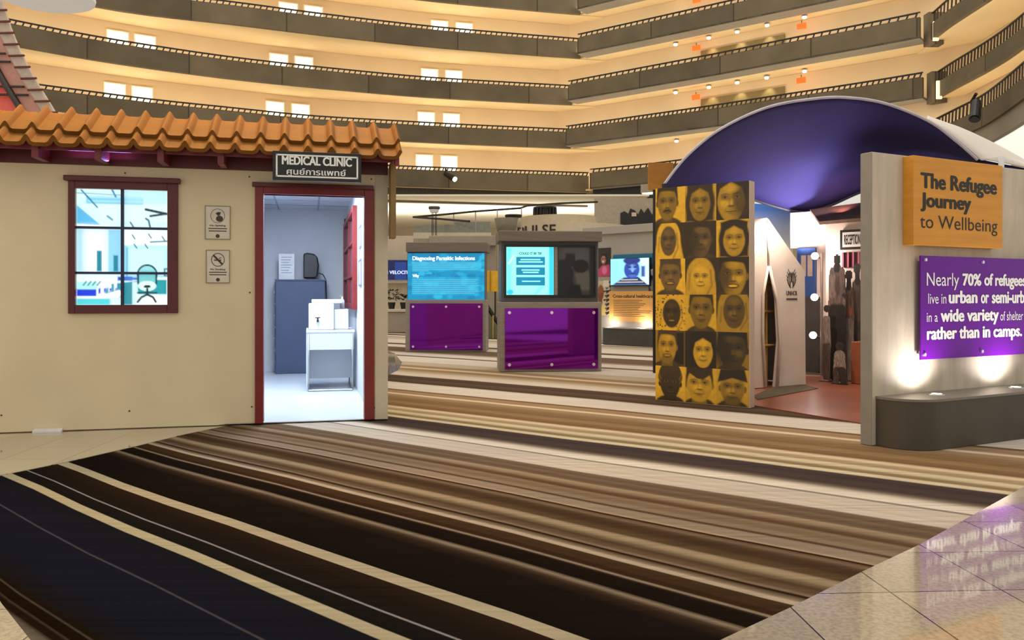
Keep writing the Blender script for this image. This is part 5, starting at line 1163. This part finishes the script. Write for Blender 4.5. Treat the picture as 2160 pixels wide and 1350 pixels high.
# emblem: hands sheltering a figure inside a laurel wreath, with letters
ex_, ez = tn.px(1670, 590, -.025); r = tn.px(1670, 571, -.025)[1] - ez; yy = -.0235
m = MB()
def stroke(P, wd):
    for (x0, z0), (x1, z1) in zip(P[:-1], P[1:]):
        dx, dz = x1 - x0, z1 - z0; L = math.hypot(dx, dz) + 1e-9; nx_, nz_ = -dz / L * wd, dx / L * wd
        m.add([(x0 + nx_, yy, z0 + nz_), (x0 - nx_, yy, z0 - nz_), (x1 - nx_, yy, z1 - nz_), (x1 + nx_, yy, z1 + nz_)], [(0, 1, 2, 3)])
for s in (-1, 1):
    P = [(ex_ + s * r * .58 * math.sin(a), ez + r * .05 - r * .95 * math.cos(a)) for a in np.linspace(.15, 2.5, 12)]; stroke(P, .006)
    for q in P[1::2]: stroke([q, (q[0] + s * .03, q[1] + .045)], .005)
    stroke([(ex_ + s * r * .1, ez + r * .85), (ex_ + s * r * .36, ez + r * .55), (ex_ + s * r * .34, ez - r * .3), (ex_ + s * r * .2, ez - r * .7)], .007)
stroke([(ex_, ez + r * .3), (ex_, ez - r * .25)], .02); stroke([(ex_ - .025, ez - r * .2), (ex_ - .03, ez - r * .75)], .008); stroke([(ex_ + .025, ez - r * .2), (ex_ + .03, ez - r * .75)], .008)
m.add([(ex_ + .028 * math.cos(a), yy, ez + r * .48 + .032 * math.sin(a)) for a in np.linspace(0, 6.28, 13)[:-1]], [tuple(range(12))])
x0, zb_ = tn.px(1659, 623, -.025); x1, _ = tn.px(1682, 621, -.025); letters(m, 'UNHCR', x0, x1, zb_, tn.px(1659, 613, -.025)[1] - tn.px(1659, 622.5, -.025)[1], yy, .025)
stroke([(x0, zb_ - .05), (x1, zb_ - .05)], .012); m.build('emblem', mat('emblem_ink', '#3c3434', .6), t)
# reception hut
hf = Frame(fl(1742, 800), fl(1822, 806))
t = hf.thing('reception_hut', 'white reception hut with brown sloping roof under the dome', 'hut')
M_HUT = mat('white_hut_wall', '#d8c6b8', .7, var=.04)
hz1 = hf.px(1760, 470)[1]; a, _ = hf.px(1742, 700); b, _ = hf.px(1900, 700)
MB().box(a, b, 0, .1, .012, hz1).build('front_wall', M_HUT, t)
x0, zz0 = hf.px(1667, 560, .9); x1, _ = hf.px(1742, 560, .9); ztp = hf.px(1700, 447, .9)[1]; zlow = hf.px(1700, 523, .9)[1]
MB().box(x0, x1 + .1, .9, 1.0, zlow, ztp).build('gable_wall', M_HUT, t); MB().box(x0 + (x1 - x0) * .72, x1 + .1, .9, 1.0, .012, zlow).build('gable_wall', M_HUT, t)
MB().box(a, a + .06, .1, .95, .012, hz1).build('side_wall', M_HUT, t)
q = [hf.px(1690, 447, .6), hf.px(1742, 473, -.05), hf.px(1840, 476, -.1), hf.px(1790, 447, .8)]
MB().add([(q[0][0], .9, ztp + .01), (a - .05, -.1, hz1), (b, -.1, hz1 + .02), (b, .9, ztp + .1)], [(0, 1, 2, 3)]).build('roof', mat('brown_thatch', '#5c4636', .9, var=.25, scale=8), t, solid=.05)
_, (c0, c1, cz0, cz1) = rbox(MB(), hf, 1780, 1813, 532, 564, 0, 0)
f = MB().box(c0, c1, -.02, -.001, cz0, cz1).build('hatch_window', mat('dark_red_pane', '#3a1420', .2), t); m = MB()
for k in (0, .33, .66, 1): x = c0 + (c1 - c0) * k; m.box(x - .012, x + .012, -.035, -.02, cz0, cz1)
m.build('window_bars', mat('pink_bar', '#a8586c', .4), f)
# reception sign
_, (c0, c1, cz0, cz1) = rbox(MB(), hf, 1772, 1826, 484, 526, -.06, -.06)
s = hf.thing('reception_sign', 'black framed white sign reading reception on the hut', 'sign', at=(c0, -.06, cz0)); ww = c1 - c0; hh = cz1 - cz0
MB().box(0, ww, 0, .05, 0, hh).build('frame', M_BLACK, s); MB().box(.035, ww - .035, -.004, 0, .035, hh - .035).build('face', mat('sign_white', '#d6d2cc', .4), s)
m = MB(); letters(m, 'RECEPTION', .06, ww * .80, hh * .25, hh * .5, -.006, .02); m.build('lettering', M_BLACK_INK, s)
# blue half door and dark panel
_, (c0, c1, cz0, cz1) = rbox(MB(), hf, 1681, 1727, 523, 626, .85, .85)
s = hf.thing('blue_door', 'blue painted door with two pale panes beside the tent', 'door', at=(c0, .85, .012)); ww = c1 - c0; zc0 = cz0 - .012; zc1 = cz1 - .012
zd = hf.px(1700, 800, .85)[1]
MB().box(0, ww * .85, 0, .05, zc0, zc1).build('leaf', mat('blue_paint', '#2a4a86', .4, var=.1), s, bevel=.005); MB().box(ww * .3, ww, .001, .05, 0, zc0).build('lower_panel', mat('dark_grey_panel', '#3e3836', .5), s)
for k in (.2, .5): MB().box(ww * k, ww * (k + .22), -.006, 0, zc0 + (zc1 - zc0) * .42, zc0 + (zc1 - zc0) * .85).build('pane', mat('warm_pane', '#b09a8c', .2), s)
# globe lamps on a post
lp = hf.px(1733, 640, .35); s = hf.thing('globe_lamp_post', 'slim post carrying three white globe lamps beside the hut', 'lamp post', at=(lp[0], .35, .012))
MB().cyl((0, 0, 0), (0, 0, hf.px(1733, 535, .35)[1]), .022).build('post', mat('grey_post', '#6a5e54', .5), s)
M_GLOBE = mat('globe_glow', '#ffffff', .4, emit='#fff4e8', es=5)
for px, py in ((1719, 540), (1718, 627), (1715, 707)):
    gx, gz = hf.px(px, py, .3); MB().ball((gx - lp[0], -.05, gz - .012), .055, 16).build('globe', M_GLOBE, s, smooth=True); MB().tube([(gx - lp[0], -.05, gz - .02), (0, 0, gz - .05)], .012).build('arm', M_BLACK, s)
    
p = hf.pt(lp[0] - .15, .0, 1.75); point('globe_light', (p.x, p.y - .35, p.z), 42, (1, .82, .74), .15)
p = hf.pt(0.2, -1.9, 2.3); spot('hut_warm_spot', p, (0.05, .5, -1), 90, (1, .80, .68), 100, .7, .1)
# orange crate
_, (c0, c1, cz0, cz1) = rbox(MB(), hf, 1788, 1822, 722, 800, -.55, -.55)
s = hf.thing('terracotta_block', 'terracotta orange block at the edge of the reception mural', 'block', at=(c0, -.45, .012)); MB().box(0, c1 - c0, 0, .35, 0, cz1 - .012).build('body', mat('terracotta_paint', '#8a4a2c', .6, var=.12), s, bevel=.01)
# life-size printed cut-out figures waiting at the hut
M_CUT = mat('cutout_print', '#fff', .6, attr=True)
def cutout(x0, x1, y0, y1, v, label, caps, pattern=1, seed=0):
    a, zt_ = hf.px(x0, y0, v); b, _ = hf.px(x1, y0, v); zb_ = .012
    nx_, ny_ = 36, 90; p = Paint(nx_, ny_, hx('#3a2c24'), 1)
    asp = (zt_ - zb_) / (b - a); mask = np.full(p.X.shape, 9.)
    for (ax_, ay, bx_, by, r0, r1, colr) in caps:      # capsules in unit coordinates (x, y down), radius in x units
        dx, dy = bx_ - ax_, (by - ay) * asp; L = dx * dx + dy * dy + 1e-9
        tt = np.clip(((p.X - ax_) * dx + (p.Y - ay) * asp * dy) / L, 0, 1); d = np.hypot(p.X - ax_ - tt * dx, (p.Y - ay) * asp - tt * dy) - (r0 + (r1 - r0) * tt)
        mask = np.minimum(mask, d); p.mix(-d / .04 + .5, hx(colr))
    p.noise(.55, 22, seed); p.noise(.35, 44 if ny_ > 44 else 20, seed + 9)
    mb = MB(); xs = np.linspace(0, b - a, nx_); zs = np.linspace(zt_ - zb_, 0, ny_); keep = (mask < 0.015).astype(int)
    mb.v = [(x, 0, z) for z in zs for x in xs]
    for i in range(ny_ - 1):
        for j in range(nx_ - 1):
            if keep[i, j] + keep[i + 1, j] + keep[i, j + 1] + keep[i + 1, j + 1] >= 3: mb.f.append((i * nx_ + j, (i + 1) * nx_ + j, (i + 1) * nx_ + j + 1, i * nx_ + j + 1))
    t = hf.thing('person_cutout', label, 'cut-out figure', 'printed cut-out figures at the hut', at=(a, v, zb_))
    mb.build('printed_figure', M_CUT, t, colors=p.c.reshape(-1, 3), solid=.015)
    xf = [mb.v[i][0] for f in mb.f for i in f if mb.v[i][2] < .05]; xc = sum(xf) / len(xf) if xf else (b - a) / 2
    MB().box(xc - .1, xc + .1, -.04, .04, 0, .008).build('foot', M_BLACK, t)
cutout(1742, 1790, 531, 797, -.22, 'tall standing figure cut-out in patterned shirt and dark trousers', [(.5, .17, .5, .45, .34, .38, '#6a5a50'), (.5, .05, .5, .07, .14, .13, '#241a16'), (.5, .1, .5, .14, .1, .14, '#241a16'), (.3, .2, .3, .34, .13, .12, '#7a6a60'), (.66, .2, .8, .34, .13, .1, '#6a5a50'), (.8, .34, .9, .36, .09, .06, '#2c1f1a'), (.38, .45, .34, .97, .26, .17, '#1c1512'), (.62, .45, .6, .97, .26, .17, '#1c1512'), (.34, .985, .5, .99, .1, .1, '#120e0c')], seed=1)
cutout(1733, 1755, 636, 798, -.42, 'child cut-out standing in front of the tall figure', [(.5, .08, .5, .1, .28, .26, '#2a201b'), (.5, .22, .5, .55, .34, .42, '#7c6e64'), (.35, .55, .35, .96, .24, .18, '#4a3c34'), (.65, .55, .65, .96, .24, .18, '#4a3c34')], seed=2)
cutout(1756, 1790, 716, 798, -.62, 'crouching child cut-out in a pale patterned shirt', [(.45, .14, .45, .16, .24, .22, '#30241f'), (.45, .36, .45, .7, .34, .40, '#84766a'), (.3, .7, .2, .95, .24, .16, '#4a3e36'), (.6, .7, .7, .95, .26, .18, '#2c2420')], seed=3)
cutout(1778, 1803, 560, 722, -.13, 'seated woman cut-out holding a baby', [(.5, .07, .5, .1, .28, .26, '#231a16'), (.5, .22, .5, .5, .42, .46, '#5a4638'), (.5, .1, .5, .2, .16, .18, '#231a16'), (.5, .5, .5, .97, .44, .42, '#6c6058'), (.6, .38, .6, .42, .2, .2, '#7a4434')], seed=4)
cutout(1796, 1822, 545, 722, -.05, 'woman cut-out at the edge of the display wall', [(.45, .07, .45, .1, .26, .24, '#231a16'), (.5, .21, .5, .55, .4, .46, '#4c3c32'), (.47, .1, .5, .2, .16, .18, '#231a16'), (.5, .55, .5, .97, .42, .4, '#3a2e28')], seed=5)

# ================================================================== DISPLAY WALL ON THE RIGHT
oR = fl(1840, 941); rf = Frame(oR, oR + Vector((1.734, K, 0)))
ZR = rf.px(1840, 320)[1]
t = rf.thing('display_wall', 'tall pale board-marked display wall on the right', 'display wall')
M_PLY = mat('limed_board', '#cabdaa', .6, var=.14, scale=3, stretch=(3, 3, .6))
MB().box(0, 4.6, 0, .11, .004, ZR).build('panel', M_PLY, t, bevel=.004)
MB().box(-.006, 0, .002, .108, .004, ZR - .004).build('end_trim', mat('grey_end_board', '#8f8b84', .5, var=.08), t)
# orange title sign
_, (a, b, z0, z1) = rbox(MB(), rf, 1927, 2115, 337, 518, -.1, -.1); z1 = rf.px(1927, 327, -.1)[1]; z0 = rf.px(1927, 516, -.1)[1]
s = rf.thing('title_sign', 'thick orange wooden sign titled the refugee journey to wellbeing', 'sign', at=(a, -.1, z0)); MB().box(0, b - a, 0, .1, 0, z1 - z0).build('board', mat('orange_stained_wood', '#dc962e', .5, var=.10, scale=3, stretch=(.6, 1, 7)), s, bevel=.004)
def rline(m, txt, x0, x1, yb, yc, v, bold, ox, oz):
    s0, zb_ = rf.px(x0, yb, v); _, zc_ = rf.px(x0, yc, v); s1, _ = rf.px(x1, yb, v); letters(m, txt, s0 - ox, s1 - ox, zb_ - oz, zc_ - zb_, v - OV, bold)
OV = -.1
m = MB(); rline(m, 'The Refugee', 1942, 2103, 396, 363, -.102, .03, a, z0); rline(m, 'Journey', 1942, 2049, 436, 405, -.102, .03, a, z0); m.build('lettering', M_BLACK_INK, s)
m = MB(); rline(m, 'to Wellbeing', 1941, 2104, 480, 452, -.102, -.004, a, z0); m.build('light_lettering', M_BLACK_INK, s)
# purple panel
a, z1 = rf.px(1942, 539, -.06); z0 = rf.px(1942, 759, -.06)[1]; b = 4.3
s = rf.thing('purple_panel', 'long purple acrylic panel lettered about urban refugees', 'panel', at=(a, -.06, z0))
M_PUR2 = mat('vivid_purple_acrylic', '#680a98', .10, .0, var=.03, spec=.25)
MB().box(0, b - a, 0, .012, 0, z1 - z0).build('sheet', M_PUR2, s)
for px, py in ((1951, 548), (2072, 553), (1949, 748), (2070, 741)):
    x, z = rf.px(px, py, -.06); MB().cyl((x - a, -.014, z - z0), (x - a, .06, z - z0), .014).build('standoff', M_SCREW, s)
x, z = rf.px(2200, 553, -.06)
OV = -.06; m = MB()
def lt(txt, x0, x1, yb, yc, bold): rline(m, txt, x0, x1, yb, yc, -.063, bold, a, z0)
lt('Nearly', 1955, 2023, 602.5, 575, .0); lt('70%', 2030, 2070, 602.5, 577, .03); lt('of', 2076, 2095, 602.5, 577, .03); lt('refugees', 2099, 2164, 603, 578, .03)
lt('live in', 1958, 1996, 640.5, 619, .0); lt('urban', 2001, 2062, 640, 613, .03); lt('or', 2069, 2086, 640, 613, .03); lt('semi-urban', 2092, 2178, 640, 613, .03)
lt('in a', 1955, 1978, 679, 659, .0); lt('wide variety', 1984, 2107, 679, 652, .03); lt('of shelter settings', 2110, 2198, 676, 657, .0)
lt('rather than in camps.', 1955, 2156, 717, 690, .03)
m.build('lettering', mat('white_vinyl_letters', '#ffffff', .4, var=.0), s)
# bench with rounded end and recessed uplights
s = rf.thing('display_bench', 'dark rounded bench ledge along the right display wall', 'bench'); x0 = .04; dp = .37; hB = rf.px(1956, 844.5, -dp)[1]
def bp(x0, d, r):
    P = [(4.6, -.001), (x0, -.001)] + [(x0 + r - r * math.cos(q), -d + r - r * math.sin(q)) for q in np.linspace(0, math.pi / 2, 12)] + [(4.6, -d)]
    return P
m = MB().prism_z(bp(x0, dp, .28), .004, hB - .02); m.build('base', mat('dark_veneer', '#4b4438', .5, var=.12, scale=3, stretch=(1, 1, .5)), s)
m = MB().prism_z(bp(x0 - .004, dp + .006, .285), hB - .02, hB); m.build('top', mat('bench_top', '#7d766a', .35, var=.08), s)
for px in (1976, 2143, 2290):
    x, _ = rf.px(px, 832 if px < 2000 else 815, -.17); MB().lathe([(.06, hB), (.055, hB + .008), (.04, hB + .008)], (x, -.17, 0), n=20).build('uplight_rim', M_STEEL, s)
    MB().lathe([(.04, hB + .0005), (.039, hB + .009)], (x, -.17, 0), n=20).build('uplight_lens', mat('uplight_glow', '#ffffff', .3, emit='#fff6e6', es=9), s)
    spot('bench_uplight', rf.pt(x - .05, -.24, hB + .03), rf.dir(-.05, .45, 1), 24, (1, .95, .92), 140, .9, .04)
SC.cycles.max_bounces = 7; SC.cycles.diffuse_bounces = 3; SC.cycles.glossy_bounces = 3; SC.cycles.sample_clamp_indirect = 4
